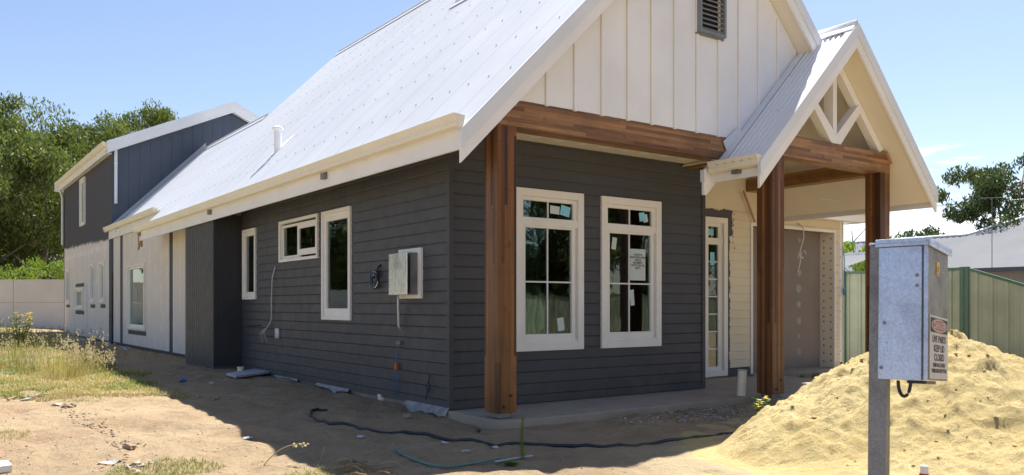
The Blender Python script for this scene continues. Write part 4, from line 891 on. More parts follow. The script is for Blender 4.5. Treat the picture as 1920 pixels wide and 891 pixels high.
for (i, j), a in idx.items():
    x_, y_, z_ = mb.v[a]; mb.v[a] = (x_, y_, float(max(z_, ZA[j, i])) if z_ > -.1 else z_)
for (i, j), a in idx.items():
    b, c_, d = idx.get((i+1, j)), idx.get((i+1, j+1)), idx.get((i, j+1))
    if b is not None and c_ is not None and d is not None: mb.f.append((a, b, c_, d)); mb.mi.append(0)
for k in range(420):
    a = random.uniform(0, 6.28); r = random.uniform(.1, 2.2)**1.0; x, y = PC.x+r*math.cos(a), PC.y+r*math.sin(a); s_ = random.choice((.005, .007, .010, .015)) if k > 7 else random.uniform(.02, .03)
    lump(mb, (x, y, gh0(x, y)+heap(x, y)+s_*.1), s_, 0, .6, k*.91)
pile = tag(mb.build('sand_heap', pilem, smooth=True, loc=(PC.x, PC.y, -.15)), 'large heap of yellow builder sand behind the electrical box', 'sand heap')
def sz(x, y): return max(gh(x, y), gh0(x, y)+heap(x, y))

# ================================================================ ELECTRICAL BOX ON ITS POST
BD = 3.62; U = Vector((.768, -.64)); V_ = Vector((.64, .768))     # in (lateral, depth)
def ld(l, d): return Vector((RT.x*l+FW.x*d, RT.y*l+FW.y*d, 0))
ub = ld(U.x, U.y); vb = ld(V_.x, V_.y)
near = at(1739, BD, 0)
org = near - ub*.205
eb = empty('power_box_post', (org.x, org.y, gh0(org.x, org.y)), 'galvanised steel site power box on a leaning square post, with a danger sign', 'electrical box')
zb = ORG[eb.name].z
# local frame: x = ub, y = vb, z up
def lbox(mb, u0, u1, v0, v1, z0, z1, m=0): mb.box(u0, u1, v0, v1, z0, z1, m)
def lbuild(mb, name, mt, par, bevel=.002, smooth=False):
    me = bpy.data.meshes.new(name); me.from_pydata(mb.v, [], mb.f)
    for m in (mt if isinstance(mt, (list, tuple)) else [mt]): me.materials.append(m)
    if any(mb.mi): me.polygons.foreach_set('material_index', mb.mi)
    me.update(); o = bpy.data.objects.new(name, me); COL.objects.link(o); o.parent = par; ORG[o.name] = ORG[eb.name]
    if bevel: b = o.modifiers.new('bevel', 'BEVEL'); b.width = bevel; b.segments = 2; b.limit_method = 'ANGLE'
    return o
zt_, zbm = 1.395-zb, .775-zb
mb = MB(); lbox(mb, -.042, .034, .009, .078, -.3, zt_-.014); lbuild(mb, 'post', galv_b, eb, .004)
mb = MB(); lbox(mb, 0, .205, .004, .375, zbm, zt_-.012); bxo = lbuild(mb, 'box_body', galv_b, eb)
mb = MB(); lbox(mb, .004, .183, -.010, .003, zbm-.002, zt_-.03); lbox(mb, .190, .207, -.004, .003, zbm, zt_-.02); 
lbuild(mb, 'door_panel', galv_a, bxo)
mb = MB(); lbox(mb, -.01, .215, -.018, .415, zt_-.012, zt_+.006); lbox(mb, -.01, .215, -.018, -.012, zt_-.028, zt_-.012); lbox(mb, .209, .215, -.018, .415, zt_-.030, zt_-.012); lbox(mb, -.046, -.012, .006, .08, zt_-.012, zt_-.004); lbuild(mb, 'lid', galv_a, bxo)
mb = MB(); lbox(mb, .12, .2, .01, .18, zbm-.016, zbm-.002); lbuild(mb, 'bottom_lip', rubber, bxo)
mb = MB(); mb.tube([(.105+.026*math.cos(q)*1.0, .03, zbm-.005+.070*math.sin(q)) for q in [PI+i*PI/12 for i in range(13)]], .0075, 8); lbuild(mb, 'cable_loop', rubber, bxo, 0)
# sign on the u = .205 face; runs along v
su = .2065; s0, s1, q0, q1 = .03, .365, zbm+.008, zbm+.290
mb = MB(); mb.prism([(su, s0, q0), (su, s1, q0), (su, s1, q1), (su, s0, q1)], (.0012, 0, 0)); sg = lbuild(mb, 'sign_plate', signw, bxo, 0)
mb = MB(); mb.prism([(su+.0014, s0+.012, q1-.075), (su+.0014, s1-.012, q1-.075), (su+.0014, s1-.012, q1-.010), (su+.0014, s0+.012, q1-.010)], (.0006, 0, 0)); lbuild(mb, 'sign_header', inkm, sg, 0)
cy_, cz_ = (s0+s1)/2, q1-.0425
mb = MB(); mb.prism([(su+.0022, cy_+.140*math.cos(k*PI/16), cz_+.029*math.sin(k*PI/16)) for k in range(32)], (.0005, 0, 0)); mb.prism([(su+.0028, cy_+.130*math.cos(k*PI/16), cz_+.0245*math.sin(k*PI/16)) for k in range(32)], (.0005, 0, 0), 1); lbuild(mb, 'sign_oval', [signw, signr], sg, 0)
TM = Matrix(((0, 0, 1, 0), (1, 0, 0, 0), (0, 1, 0, 0), (0, 0, 0, 1)))
def stext(s, size, zz, mt, off=.002, xs=1.): text(s, size, mt, sg, Matrix.Translation((su+off, cy_, zz)) @ TM, xs=xs)
stext('DANGER', .042, cz_-.0135, signw, .0042, 1.25); stext('LIVE PARTS', .043, q1-.118, inkm, .002, 1.15); stext('KEEP LID', .043, q1-.160, inkm, .002, 1.15); stext('CLOSED', .043, q1-.200, inkm, .002, 1.15)
stext('RUN ALL LEADS', .025, q1-.228, inkm, .002, 1.2); stext('THROUGH BOTTOM', .025, q1-.254, inkm, .002, 1.15)
mb = MB(); yc_ = .15; yz = zt_-.145; mb.prism([(su, yc_, yz), (su, yc_+.055, yz), (su, yc_+.055, yz+.062), (su, yc_, yz+.062)], (.001, 0, 0)); ys_ = lbuild(mb, 'warning_sticker', signy, bxo, 0)
mb = MB(); mb.prism([(su+.0012, yc_+.010, yz+.016), (su+.0012, yc_+.045, yz+.016), (su+.0012, yc_+.0275, yz+.050)], (.0004, 0, 0), 0); mb.prism([(su+.0017, yc_+.0165, yz+.020), (su+.0017, yc_+.0385, yz+.020), (su+.0017, yc_+.0275, yz+.0425)], (.0004, 0, 0), 1); mb.prism([(su+.0022, yc_+.028, yz+.039), (su+.0022, yc_+.024, yz+.030), (su+.0022, yc_+.0275, yz+.030), (su+.0022, yc_+.026, yz+.022), (su+.0022, yc_+.032, yz+.0325), (su+.0022, yc_+.0285, yz+.0325)], (.0004, 0, 0), 0); mb.prism([(su+.0012, yc_+.006, yz+.005), (su+.0012, yc_+.049, yz+.005), (su+.0012, yc_+.049, yz+.009), (su+.0012, yc_+.006, yz+.009)], (.0004, 0, 0), 0)
lbuild(mb, 'warning_symbol', [inkm, signy], ys_, 0)
mb = MB()
for (u_, z_) in ((.165, zt_-.16), (.165, zt_-.205), (.03, zt_-.37), (.018, zbm+.05)):
    mb.prism([(u_+.0085*math.cos(k*PI/5), -.0105, z_+.0085*math.sin(k*PI/5)) for k in range(10)], (0, -.0006, 0))
lbuild(mb, 'rust_spot', painted('dull_spot', (.22, .21, .22), .7), bxo, 0)
RM = Matrix(((ub.x, vb.x, 0), (ub.y, vb.y, 0), (0, 0, 1)))
tiltv = Matrix.Rotation(R_(-4.5), 3, 'X'); tiltu = Matrix.Rotation(R_(-.8), 3, 'Y')
eb.rotation_euler = (RM @ tiltv @ tiltu).to_euler()
TP = (1.09-zb); TPv = RM @ tiltv @ tiltu @ Vector((.1, .1, TP)); wanted = RM @ Vector((.1, .1, TP)); eb.location = Vector(eb.location) + Vector(((wanted-TPv).x, (wanted-TPv).y, 0))

# red can at the foot of the heap
b = at(1733, 4.9); zc_ = sz(b.x, b.y); mb = MB(); top = 1.10-300/1555*4.9
mb.tube([(b.x, b.y, z) for z in (top-.24, top-.065, top-.050, top-.046)], [.033, .033, .026, .0225], 20, 0); cn_ = mb.build('spray_can', redp, smooth=False); tag(cn_, 'red spray can with a white cap standing at the foot of the sand heap', 'spray can')
mb = MB(); mb.tube([(b.x, b.y, z) for z in (top-.046, top-.004, top)], [.0225, .0225, .020], 20, 0); mb.build('cap', whitep, cn_)

# ================================================================ FENCES AND NEIGHBOUR
def ribbed(mb, a, b, z0, z1, m=0, pitch=.26, z1b=None):
    a = Vector(a); b = Vector(b); L = (b-a).length; d = (b-a)/L; n = Vector((d.y, -d.x, 0)); k = len(mb.v); prof = []
    x = 0
    while x < L:
        for dx_, o_ in ((0, 0), (.09, 0), (.105, .022), (.155, .022), (.17, 0), (.20, 0), (.205, .006), (.225, .006), (.23, 0)):
            if x+dx_ <= L: prof.append((x+dx_, o_))
        x += pitch
    prof.append((L, 0))
    for (s_, o_) in prof:
        p = a+d*s_+n*o_; mb.v += [(p.x, p.y, z0), (p.x, p.y, z1 if z1b is None else z1+(z1b-z1)*s_/L)]
    for i in range(len(prof)-1): mb.f.append((k+2*i, k+2*i+2, k+2*i+3, k+2*i+1)); mb.mi.append(m)
def fence(A, B, z0, z1a, z1b, label, npan, group=None):
    A = Vector((*A, 0)); B = Vector((*B, 0)); t_ = empty('steel_fence', (A.x, A.y, z0), label, 'fence', group)
    d = (B-A)
    for i in range(npan):
        p, q = A+d*(i/npan), A+d*((i+1)/npan); zt2 = z1a+(z1b-z1a)*i/npan; zt3_ = z1a+(z1b-z1a)*(i+1)/npan; dn = (q-p).normalized()
        mb = MB(); ribbed(mb, p+dn*.03, q-dn*.03, z0+.02, zt2-.04, z1b=zt3_-.04); mb.build('sheet_panel', fence_g, t_)
        mb = MB(); mb.bar((p.x, p.y, zt2-.025), (q.x, q.y, zt3_-.025), .05, .05); mb.build('rail', fence_d, t_); mb = MB(); mb.bar((p.x, p.y, z0+.03), (q.x, q.y, z0+.03), .045, .05); mb.build('rail', fence_d, t_)
    for i in range(npan+1):
        p = A+d*(i/npan); zt2 = z1a+(z1b-z1a)*min(1, (i+.0)/npan); mb = MB(); mb.box(p.x-.035, p.x+.035, p.y-.035, p.y+.035, z0-.1, zt2+.01); mb.build('fence_post', fence_d, t_)
FX, FY = 10.95, -.1
fence((FX, FY), (FX, 9.4), -.12, 1.80, 1.80, 'green ribbed steel fence running back beside the garage, behind the porch', 4)
fence((FX, FY-.09), (FX, FY-2.5), -.12, 1.80, .98, 'green steel fence panel raking down towards the street, behind the sand heap', 1)
# cream wall far left
wl, wr_ = at(-1300, 34), at(170, 34); t_ = tag(MB().build, None) if False else None
wallo = empty('boundary_wall', (wl.x, wl.y, 0), 'cream panel boundary wall behind the lawn, below the trees', 'wall')
mb = MB(); d = (wr_-wl); L = d.length; d.normalize(); n_ = int(L/2.9)
for i in range(n_+1):
    a_, b_ = wl+d*(i*2.9+.012), wl+d*min(L, (i+1)*2.9-.012)
    for z0_, z1_ in ((-.1, 1.22), (1.23, 2.13)): mb.bar((a_.x, a_.y, (z0_+z1_)/2), (b_.x, b_.y, (z0_+z1_)/2), .1, z1_-z0_)
mb.build('wall_panel', wallc, wallo)
mb = MB(); mb.bar((wl.x, wl.y, 2.15), (wr_.x, wr_.y, 2.15), .13, .035); mb.build('wall_capping', wallc, wallo)

# neighbour house behind the right fence: ridge parallel to the fence
nb = empty('neighbour_house', (23, 8, 0), 'neighbouring house with pale grey corrugated roof seen over the green fence', 'house')
ex, ez, sl2 = 30.0, 2.58, .40
def onroof(px_, py_, e_, z_, s_):
    d = ray(px_, py_); t = (s_*(CAMP.x-e_)+z_-CAMP.z)/(d.z-s_*d.x); return CAMP+d*t
mb = MB(); rA = onroof(1813, 441, ex, ez, sl2); rB = onroof(1720, 448, ex, ez, sl2); Xr2 = (rA.x+rB.x)/2
zf = lambda x: ez+(x-ex)*sl2
y_lo, y_mid, y_hi = -2.0, rA.y, rB.y+4
rC = onroof(1920, 409, ex, ez, sl2); Xr3 = rC.x
corr(mb, [(y_mid, y_hi, ex, Xr2)], zf, pitch=.09, nper=5, nrm=(-.37, 0, .93))
n = 60                                              # hip climbing to a higher ridge nearer the street
k = len(mb.v)
yy0 = y_mid
f = lambda q: min(Xr3+4, Xr2+(Xr3-Xr2)*(y_mid-q)/(y_mid-rC.y))
corr(mb, [(rC.y-6, y_mid, ex, Xr3)], zf, pitch=.09, nper=5, nrm=(-.37, 0, .93), hif=f)
mb.poly([(Xr2, y_mid, zf(Xr2)), (Xr2, y_hi, zf(Xr2)), (Xr2+6, y_hi, zf(Xr2)-2.4), (Xr2+6, y_mid, zf(Xr2)-2.4)]); mb.build('roof', roofn, nb)
mb = MB(); mb.tube([(Xr2, y_mid, zf(Xr2)+.03), (Xr2, y_hi, zf(Xr2)+.03)], .07, 6); mb.tube([(Xr2, y_mid, zf(Xr2)+.03), (Xr3, rC.y, zf(Xr3)+.03)], .07, 6); mb.build('ridge_capping', surf, nb)
mb = MB(); yy = rC.y-6
while yy < y_hi: 
    
    if yy < y_mid: yy += .3; continue
    xx = Xr2 if yy > y_mid else min(Xr3+4, Xr2+(Xr3-Xr2)*(y_mid-yy)/(y_mid-rC.y)); mb.box(xx-.16, xx-.13, yy, yy+.10, zf(xx-.15)+.0, zf(xx-.15)+.035); yy += .28
mb.build('ridge_closure', gutd, nb)
mb = MB(); mb.box(ex-.12, ex, rC.y-6, y_hi, ez-.14, ez+.02); mb.build('gutter', gutd, nb); mb = MB(); mb.box(ex+.4, ex+7, rC.y-5.8, y_hi-.2, -.2, ez-.1); mb.build('wall', brickn, nb)
# low outbuilding roof left
rD = onroof(1600, 478, 13.5, 1.95, .22); mb = MB(); zg = lambda x: 1.95+(x-13.5)*.22
ng = empty('neighbour_shed', (14, rD.y, 0), 'low pale metal shed roof just above the fence beside the porch post', 'shed')
corr(mb, [(rD.y-.9, rD.y+5, 13.5, rD.x)], zg, pitch=.09, nper=5, nrm=(-.2, 0, .98)); mb.build('roof', roofn, ng)
mb = MB(); mb.box(rD.x, rD.x+.12, rD.y-.9, rD.y+5, zg(rD.x)-.05, zg(rD.x)+.06); mb.build('ridge_capping', surf, ng)
mb = MB(); mb.box(13.8, rD.x-.3, rD.y-.6, rD.y+4.8, -.2, 1.93); mb.build('wall', brickn, ng)
# antenna and power lines
pA = at(1860, 33, 0); zA = 1.1+(573-372)/1555*33
mb = MB(); mb.tube([(pA.x, pA.y, 2.5), (pA.x, pA.y, zA)], .014, 6)
for k in range(5): q = at(1860-22+k*11, 33, zA-.02); mb.tube([q+Vector((0, 0, -.0)), q+Vector((.25, .18, .0))], .010, 5)
a_, b_ = at(1838, 33, zA), at(1884, 33, zA+.03); mb.tube([a_, b_], .008, 5); tag(mb.build('antenna', wirem), 'thin roof antenna on a pole above the neighbouring roof', 'antenna')
for (a_, b_, lab) in (((1500, 47, 387), (2000, 38, 366), 'higher of the two overhead wires behind the porch'), ((1560, 50, 408), (2050, 60, 545), 'lower sagging wire sloping down behind the porch post')):
    if lab.startswith('lower'): continue
    p = at(a_[0], a_[1], 1.1+(573-a_[2])/1555*a_[1]); q = at(b_[0], b_[1], 1.1+(573-b_[2])/1555*b_[1]); mb = MB(); mb.tube([p.lerp(q, i/12)+Vector((0, 0, -.25*math.sin(PI*i/12))) for i in range(13)], .020, 5)
    tag(mb.build('power_line', wirem), 'thin overhead wire crossing the sky behind the porch', 'wire')

# ================================================================ TREES
def leaves(cl, nper, size, droop=.6, flat=.0):
    """cl: list of (centre, radius_xyz); returns verts, faces of leaf sprays as slim quads"""
    V = []; n_all = 0
    for (c, r) in cl:
        n = max(6, int(nper*random.uniform(.7, 1.2))); d = rng.normal(size=(n, 3)); d /= np.linalg.norm(d, axis=1)[:, None]
        rad = rng.uniform(.35, 1.0, size=(n, 1))**.6; P = np.array(c)+d*rad*np.array(r); P += rng.normal(size=(n, 3))*.06
        ax = rng.normal(size=(n, 3)); ax[:, 2] = -abs(ax[:, 2])-droop; ax /= np.linalg.norm(ax, axis=1)[:, None]
        sd_ = np.cross(ax, rng.normal(size=(n, 3))); sd_ /= np.linalg.norm(sd_, axis=1)[:, None]
        L = size*rng.uniform(.6, 1.4, size=(n, 1)); Wd = L*.30
        V.append(np.stack([P-ax*L*.5, P+sd_*Wd*.5, P+ax*L*.5, P-sd_*Wd*.5], 1).reshape(-1, 3))
    V = np.concatenate(V); n = len(V)//4; F = np.arange(n*4).reshape(-1, 4); return V, F
def meshnp(name, V, F, mat, parent, org):
    me = bpy.data.meshes.new(name); V = V-np.array(org); me.vertices.add(len(V)); me.vertices.foreach_set('co', V.astype(np.float32).ravel())
    me.loops.add(F.size); me.loops.foreach_set('vertex_index', F.ravel().astype(np.int32)); me.polygons.add(len(F)); me.polygons.foreach_set('loop_start', np.arange(0, F.size, F.shape[1], dtype=np.int32))
    me.update(calc_edges=True); me.materials.append(mat); o = bpy.data.objects.new(name, me); COL.objects.link(o); o.parent = parent; return o
def tree(loc, h, rad, label, mat=leaf_e, low=.35, nclump=70, nper=150, size=.24, seed=1, group=None, trunkr=.22, name='eucalypt_tree', cat='tree', csz=1.0, lean=(0, 0), shape=1.0):
    random.seed(seed); global rng; rng = np.random.default_rng(seed)
    t_ = empty(name, loc, label, cat, group); L = Vector(loc); mb = MB(); tips = []
    top = L+Vector((lean[0], lean[1], h*.82)); tr_ = [L+Vector((0, 0, -.2)), L.lerp(top, .35)+Vector((random.uniform(-.2, .2), random.uniform(-.2, .2), 0)), L.lerp(top, .65)+Vector((random.uniform(-.4, .4), random.uniform(-.4, .4), 0)), top]
    mb.tube(tr_, [trunkr, trunkr*.8, trunkr*.5, trunkr*.15], 8)
    nl = 13
    for i in range(nl):
        k = low*.8+(.95-low*.8)*i/nl; p = tr_[0].lerp(tr_[1], min(1, k/.35)) if k < .35 else (tr_[1].lerp(tr_[2], (k-.35)/.3) if k < .65 else tr_[2].lerp(tr_[3], (k-.65)/.35))
        a = i*2.4+random.random(); rr = rad*(math.sqrt(max(0.05, 1-((k-.62)/.5)**2)))*random.uniform(.7, 1.1)
        e = p+Vector((math.cos(a)*rr, math.sin(a)*rr, rr*random.uniform(.25, .75)*shape)); mid = p.lerp(e, .5)+Vector((0, 0, .18*rr*random.uniform(-.5, 1)))
        r0 = trunkr*.42*(1-k*.5); mb.tube([p, mid, e], [r0, r0*.6, r0*.15], 6); tips += [e, mid.lerp(e, .5)]
        for j in range(3):
            q = mid.lerp(e, random.uniform(.1, .9)); q2 = q+Vector((random.gauss(0, 1), random.gauss(0, 1), random.uniform(0, 1.2))).normalized()*rr*random.uniform(.25, .5); mb.tube([q, q2], [r0*.3, r0*.08], 5); tips.append(q2)
    mb.build('trunk', bark, t_, smooth=True)
    cl = []
    for i in range(nclump):
        b = random.choice(tips) if i >= len(tips) else tips[i]; s_ = csz*random.uniform(.45, 1.0)*rad*.24
        c = b+Vector((random.gauss(0, .28), random.gauss(0, .28), random.gauss(.1, .28)))*rad*.26
        if c.z < L.z+h*low*.6: c.z = L.z+h*low*.6+random.random()
        c.z = min(c.z, L.z+h-s_*.5); cl.append(((c.x, c.y, c.z), (s_*1.15, s_*1.15, s_*.8)))
    V, F = leaves(cl, nper, size); meshnp('crown', V, F, mat, t_, loc); return t_
G = 'eucalypts beyond the cream wall'
LT = [(-75, 44, 11.8, 4.4, .2, 'leftmost tall eucalypt behind the cream wall, cut by the picture edge'), (25, 47, 12.1, 4.5, .2, 'tallest spreading eucalypt behind the cream wall at far left'),
      (130, 50, 12.7, 4.3, .2, 'rounded eucalypt behind the left end of the two storey wing'), (215, 52, 13.6, 4.2, .3, 'bright topped eucalypt rising above the wing eave'), (295, 55, 14.6, 3.9, .3, 'rightmost eucalypt of the row, half hidden by the wing roof'),
      (80, 42, 9.2, 4.2, .08, 'lower dark eucalypt in front of the tall ones, left of the wing'), (-25, 40, 8.6, 4.2, .05, 'low dense eucalypt at the far left just behind the wall')]
for i, (px_, D_, h, r, lo, lab) in enumerate(LT):
    p = at(px_, D_, .2); tree(p, h-.2, r, lab, leaf_e, lo, 150, 230, .25, 20+i, G, csz=1.15)
p = at(85, 36.5, .2); tree(p, 3.0, 1.5, 'bright lime green bush peeping over the cream wall', leaf_l, .0, 60, 110, .14, 40, None, .06, 'bush', 'bush', csz=1.3)
tree(at(1912, 40, 0), 9.4, 2.9, 'open crowned eucalypt behind the neighbouring roof at right', leaf_d, .34, 135, 170, .24, 51, None, .2, csz=.95, lean=(.5, 0), shape=.6)
tree(at(1597, 26, 0), 4.2, 1.15, 'slim lime green tree between garage and porch post', leaf_l, .25, 48, 120, .16, 52, None, .07, 'small_tree', csz=1.1)
tree(at(1640, 27, 0), 2.95, .95, 'low lime green bush behind the shed roof', leaf_l, .1, 34, 100, .16, 53, None, .05, 'bush', 'bush', csz=1.3)
tree(at(1716, 60, 0), 6.4, 2.3, 'distant round tree above the power box', leaf_d, .3, 60, 70, .35, 54, 'distant trees above the neighbouring roof', .15, csz=1.3)
tree(at(1790, 60, 0), 6.7, 2.7, 'distant spreading tree above the neighbouring roof ridge', leaf_d, .3, 70, 70, .35, 55, 'distant trees above the neighbouring roof', .15, csz=1.3)
# the trees the window panes mirror
G2 = 'trees across the street behind the viewer'
RF = [(at(-430, 41), 13, 5.2, 'tree beyond the cream wall, mirrored in the side windows, nearest'), (at(-720, 40), 12, 5.2, 'tree beyond the cream wall, mirrored in the side windows, middle'), (at(-1050, 40), 13, 5.4, 'tree beyond the cream wall, mirrored in the side windows, farthest'),
      (Vector((14, -26, 0)), 12, 5., 'tree across the street, mirrored in the front windows, left'), (Vector((22, -27, 0)), 13, 5.5, 'tree across the street, mirrored in the front windows, second'), (Vector((31, -26, 0)), 12, 5.5, 'tree across the street, mirrored in the front windows, third'), (Vector((40, -24, 0)), 13, 5.5, 'tree across the street, mirrored in the front windows, right')]
for i, (q, h, r, lab) in enumerate(RF): tree((q.x, q.y, .1), h, r, lab, leaf_e, .02, 190, 110, .5, 70+i, G2, csz=1.7)
fence((8, -19), (46, -17), -.2, 1.55, 1.55, 'green steel fence across the street, mirrored in the front windows', 8)

# ================================================================ GRASS AND WEEDS
random.seed(99); rng = np.random.default_rng(99)
def lawnmask(x, y):
    n = n3(x, y, 2., .9); edge = -1.75+.12*max(0, (9-y))*0+n*.5
    if y > 11: edge = -1.2+n*.4
    lo = 3.7+n*.9+(x+3.6)*-.35
    return x < edge and y > lo
mb = MB()
cnt = 0
for k in range(110000):
    D_ = 8.5+26*random.random()**1.6; px_ = random.uniform(-60, 420); p = at(px_, D_)
    if not lawnmask(p.x, p.y): continue
    dens = n3(p.x, p.y, 9., 1.6)+n3(p.x, p.y, 3., 5.)*.6
    if dens < -.34+random.uniform(-.15, .15): continue
    g_ = n3(p.x, p.y, 5., 1.2)+random.uniform(-.25, .25); m = 0 if g_ > .08 else 1
    sc = 1+D_*.02; h = random.uniform(.025, .08)*sc; blade(mb, (p.x, p.y, gh(p.x, p.y)-.005), h, random.uniform(.2, 1.0), random.uniform(0, 6.28), .006*sc, m, 2); cnt += 1
tag(mb.build('lawn_grass', [grassg, grassd], loc=(0, 0, 0)), 'patchy green and straw coloured lawn grass at left', 'grass', kind='stuff')
mb = MB()
for (px_, py_, w, d_, n) in ((290, 886, .35, .16, 1100), (345, 884, .3, .12, 600), (250, 893, .2, .1, 300), (580, 893, .25, .1, 300), (10, 816, .2, .1, 240), (10, 738, .5, .15, 300), (160, 750, .3, .12, 260), (620, 893, .3, .1, 260)):
    c = gp(px_, py_)
    for k in range(n):
        a = random.uniform(0, 6.28); r = math.sqrt(random.random()); x, y = c.x+r*w*math.cos(a), c.y+r*d_*2*math.sin(a); blade(mb, (x, y, gh(x, y)-.004), random.uniform(.02, .06), random.uniform(.3, 1.1), random.uniform(0, 6.28), .005, 0 if random.random() < .5 else 1, 2)
for k in range(240):
    b = gp(random.uniform(150, 300), random.uniform(655, 675)); blade(mb, b, random.uniform(.05, .16), random.uniform(.2, 1), random.uniform(0, 6.28), .012, random.choice((0, 1)), 2)
tag(mb.build('grass_patches', [grassg, grassd], loc=(0, 0, 0)), 'small sparse grass patches in the bare sand', 'grass', kind='stuff')
# tall dry tufts with seed heads
mb = MB()
def tuft(mb, c, n, h, r, mats_, heads=.3, lean=.35, w=.006):
    for k in range(n):
        a = random.uniform(0, 6.28); rr = r*math.sqrt(random.random()); x, y = c.x+rr*math.cos(a), c.y+rr*math.sin(a); hh = h*random.uniform(.45, 1.0); an = a+random.uniform(-.8, .8); le = random.uniform(.05, lean)
        m = random.choice(mats_); blade(mb, (x, y, gh(x, y)-.01), hh, le, an, w, m, 3)
        if random.random() < heads:
            d = Vector((math.cos(an), math.sin(an), 0)); tip = Vector((x, y, gh(x, y)))+Vector((0, 0, hh*(1-.25*le)))+d*le*hh
            for j in range(9):
                q = tip+Vector((random.gauss(0, .022), random.gauss(0, .022), random.uniform(-.13, .05))); s_ = random.uniform(.006, .012); mb.add([q+Vector((s_, 0, 0)), q+Vector((0, s_, s_*1.6)), q+Vector((-s_, 0, 0)), q+Vector((0, -s_, -s_*1.6))], [(0, 1, 2, 3)], 1)
for (px_, D_, n, h, r, ms, hd) in ((128, 12.6, 260, .58, .34, (1, 1, 1, 2), .10), (100, 13.2, 170, .50, .35, (1, 1, 2), .08), (55, 13.6, 260, .36, .6, (2, 2, 1), .04), (10, 14, 240, .38, .6, (2, 1, 2), .04), (20, 17, 200, .5, .7, (1, 2), .05), (148, 13.2, 55, .72, .16, (1, 1), .7), (185, 13.4, 70, .42, .13, (2, 2, 1), .5), (-20, 13.5, 200, .40, .6, (2, 1), .04), (50, 19, 160, .45, .8, (1, 1, 2), .1), (110, 22, 200, .5, 1.2, (1, 0), .2), (100, 29, 300, .35, 2.2, (1, 1, 0), .1), (0, 24, 260, .5, 1.6, (1, 2), .2)):
    tuft(mb, at(px_, D_), n, h, r, ms, hd, .4, .007)
tag(mb.build('tall_grass', [grassg, grassd, grassm], loc=(0, 0, 0)), 'tall dry grass with seed heads standing on the lawn at left', 'grass', kind='stuff')
def leafy(mb, p, d, L, w, m=0):
    d = d.normalized(); s_ = d.cross(Vector((0, 0, 1))).normalized()*w/2; mb.add([p, p+d*L*.4+s_, p+d*L+Vector((0, 0, -L*.15)), p+d*L*.4-s_], [(0, 1, 2, 3)], m)
def weed(base, h, n, lab, mt=weedm, L=.035, w=.008, spread=.3, stems=1, flowers=0, name='weed', fm=flowerm, ang=.5, sr=.0035):
    t_ = empty(name, base, lab, 'weed'); st_mb = MB(); lf = MB(); fl = MB(); base = Vector(base)
    for s_ in range(stems):
        dr = Vector((random.gauss(0, spread*.4), random.gauss(0, spread*.4), 1)); hh = h*random.uniform(.75, 1) if s_ else h; tip = base+dr*hh/dr.length*1.0; mid = base.lerp(tip, .5)+Vector((random.gauss(0, .01), random.gauss(0, .01), 0))
        st_mb.tube([base, mid, tip], [sr, sr*.8, sr*.5], 5)
        for k in range(n):
            q = k/n; p = base.lerp(mid, q*2) if q < .5 else mid.lerp(tip, q*2-1); a = k*2.4; leafy(lf, p, Vector((math.cos(a), math.sin(a), ang+random.uniform(-.2, .3))), L*random.uniform(.7, 1.2)*(1.1-.5*q), w)
        for k in range(flowers):
            c = tip+Vector((random.gauss(0, .02), random.gauss(0, .02), random.uniform(-.04, .01)))
            for j in range(6):
                a = j*PI/3; d = Vector((math.cos(a), math.sin(a), .4)); fl.add([c, c+d*.014+Vector((-d.y, d.x, 0))*.006, c+d*.02, c+d*.014-Vector((-d.y, d.x, 0))*.006], [(0, 1, 2, 3)])
    st_mb.build('stem', mt, t_); lf.build('leaves', mt, t_)
    if flowers: fl.build('flowers', fm, t_)
    return t_
weed(gp(980, 862), .34, 170, 'single tall feathery green weed in front of the first post', L=.05, w=.008, spread=.05, ang=.75, sr=.004)
weed(gp(958, 872), .06, 26, 'low spreading weed clump around the pale strip', L=.05, w=.010, spread=2.2, stems=9, ang=.3)
weed(gp(966, 783), .12, 30, 'small wispy weed at the foot of the first post', leaf_d, L=.03, w=.004, spread=.5, stems=4)
weed(gp(897, 812), .05, 14, 'tiny weed on the shaded sand below the first post', leaf_d, L=.03, w=.007, spread=1.5, stems=4)
fb = onz(1430, 800, -.06); weed((fb.x, fb.y, sz(fb.x, fb.y)-.01), .27, 20, 'leafy weed with yellow flowers at the edge of the sand heap', L=.065, w=.04, spread=.5, stems=8, flowers=3, ang=.2)
weed(gp(1370, 758), .06, 12, 'small green weed left of the cream pipe', L=.04, w=.015, spread=1.2, stems=4)
for i, (px_, D_, lab) in enumerate(((1500, 13.2, 'green weed at the garage slab edge, left'), (1530, 13.3, 'green weed at the garage slab edge, middle'), (1560, 13.0, 'green weed at the garage slab edge, right'), (1600, 12.6, 'bushy weed in the shade at the fence corner of the garage'))):
    p = at(px_, D_); weed((p.x, p.y, gh(p.x, p.y)), .14, 14, lab, L=.07, w=.035, spread=1.2, stems=7)
p = at(35, 20.5); weed((p.x, p.y, gh(p.x, p.y)), .95, 30, 'tall weed with yellow flowers in front of the cream wall', grassm, L=.14, w=.05, spread=.7, stems=16, flowers=0, sr=.01)
mb = MB()
for k in range(16):
    a = random.uniform(0, 6.28); px_ = random.choice((32, 38, 47, 52, 55)); c = at(px_+random.gauss(0, 2), 20.5, 1.1-(595+random.uniform(-8, 14)-573)/1555*20.5)
    for j in range(5): d = Vector((math.cos(j*1.26), math.sin(j*1.26), .5))*.045; mb.add([c, c+d+Vector((-d.y, d.x, 0))*.4, c+d*1.4, c+d-Vector((-d.y, d.x, 0))*.4], [(0, 1, 2, 3)])
tag(mb.build('yellow_flowers', flowerm, loc=(0, 0, 0)), 'yellow flower heads on the tall weed by the cream wall', 'flowers')
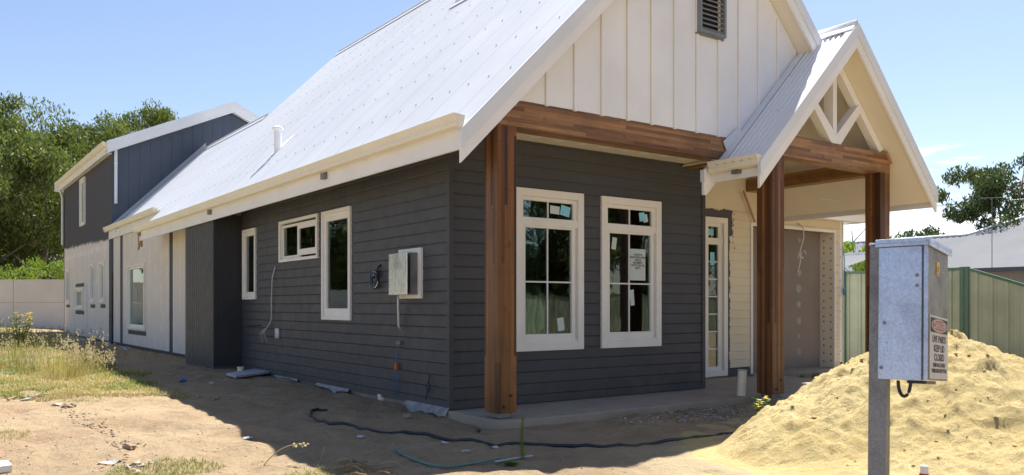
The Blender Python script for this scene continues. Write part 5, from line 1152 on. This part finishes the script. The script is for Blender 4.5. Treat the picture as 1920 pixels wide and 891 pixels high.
# arching dry stalks near the bottom
for i, (a_, top_, b_, lab) in enumerate((((495, 872), (530, 826), (576, 834), 'arching dry grass stalk with a feathery tip at the shadow edge'), ((600, 868), (607, 845), (609, 836), 'short upright dry stalk at the shadow edge'), ((690, 878), (735, 850), (762, 880), 'arched dry stem bending over beside the stick pile'), ((622, 870), (650, 850), (660, 872), 'thin curled dry stem in the stick pile'))):
    p, q = gp(*a_), gp(*b_); D_ = (p-CAMP).dot(FW); m_ = (p+q)/2; 
    zt3 = CAMP.z-(top_[1]-573)/1555*D_; tp = at(top_[0], D_, zt3); q = at(b_[0], D_, max(gh(q.x, q.y), CAMP.z-(b_[1]-573)/1555*D_))
    mb = MB(); P = [p*(1-t)**2+tp*2*t*(1-t)*1.0+q*t*t for t in [k/10 for k in range(11)]]; mb.tube(P, [.004]*8+[.003, .002, .001], 5)
    for k in range(26 if i == 0 else 0): c = P[7].lerp(P[10], random.random())+Vector((random.gauss(0, .006), random.gauss(0, .006), random.gauss(0, .006))); s_ = .006; mb.add([c+Vector((s_*2, 0, 0)), c+Vector((0, s_, s_)), c-Vector((s_*2, 0, 0)), c-Vector((0, s_, s_))], [(0, 1, 2, 3)])
    tag(mb.build('dry_stalk', grassd), lab, 'dry grass')
mb = MB()
for k in range(26):
    c = gp(random.gauss(655, 22), random.gauss(880, 6)); a = random.uniform(-.5, .5); d = RT*math.cos(a)+FW*math.sin(a); L = random.uniform(.05, .22); mb.tube([c+Vector((0, 0, .01)), c+d*L*.5+Vector((0, 0, random.uniform(.01, .06))), c+d*L+Vector((0, 0, .01))], random.uniform(.003, .008), 5)
tag(mb.build('stick_pile', stickm, loc=(0, 0, 0)), 'tangle of dry sticks and dead grass at the bottom edge', 'sticks', kind='stuff')
mb = MB()
for k in range(34):
    c = gp(random.gauss(245, 22), random.gauss(880, 7)); a = random.uniform(0, 3.1); d = RT*math.cos(a)+FW*math.sin(a); s_ = Vector((-d.y, d.x, 0)); L = random.uniform(.04, .11); w = L*random.uniform(.2, .4); z = Vector((0, 0, random.uniform(.01, .035)))
    mb.add([c+z, c+d*L*.5+s_*w*.5+z*1.4, c+d*L+z*.6, c+d*L*.5-s_*w*.5+z], [(0, 1, 2, 3)])
tag(mb.build('bark_litter', barkl, loc=(0, 0, 0)), 'curled bark flakes beside the grass tuft at bottom left', 'bark', kind='stuff')
mb = MB(); P_ = [gp(14, 752), gp(30, 748), gp(55, 746), gp(80, 744), gp(95, 742)]; mb.tube([p+Vector((0, 0, .025)) for p in P_], .012, 5); mb.tube([P_[2]+Vector((0, 0, .03)), gp(62, 752)+Vector((0, 0, .02))], .006, 5); tag(mb.build('dead_branch', stickm), 'thin dead branch lying at the near edge of the lawn', 'branch')
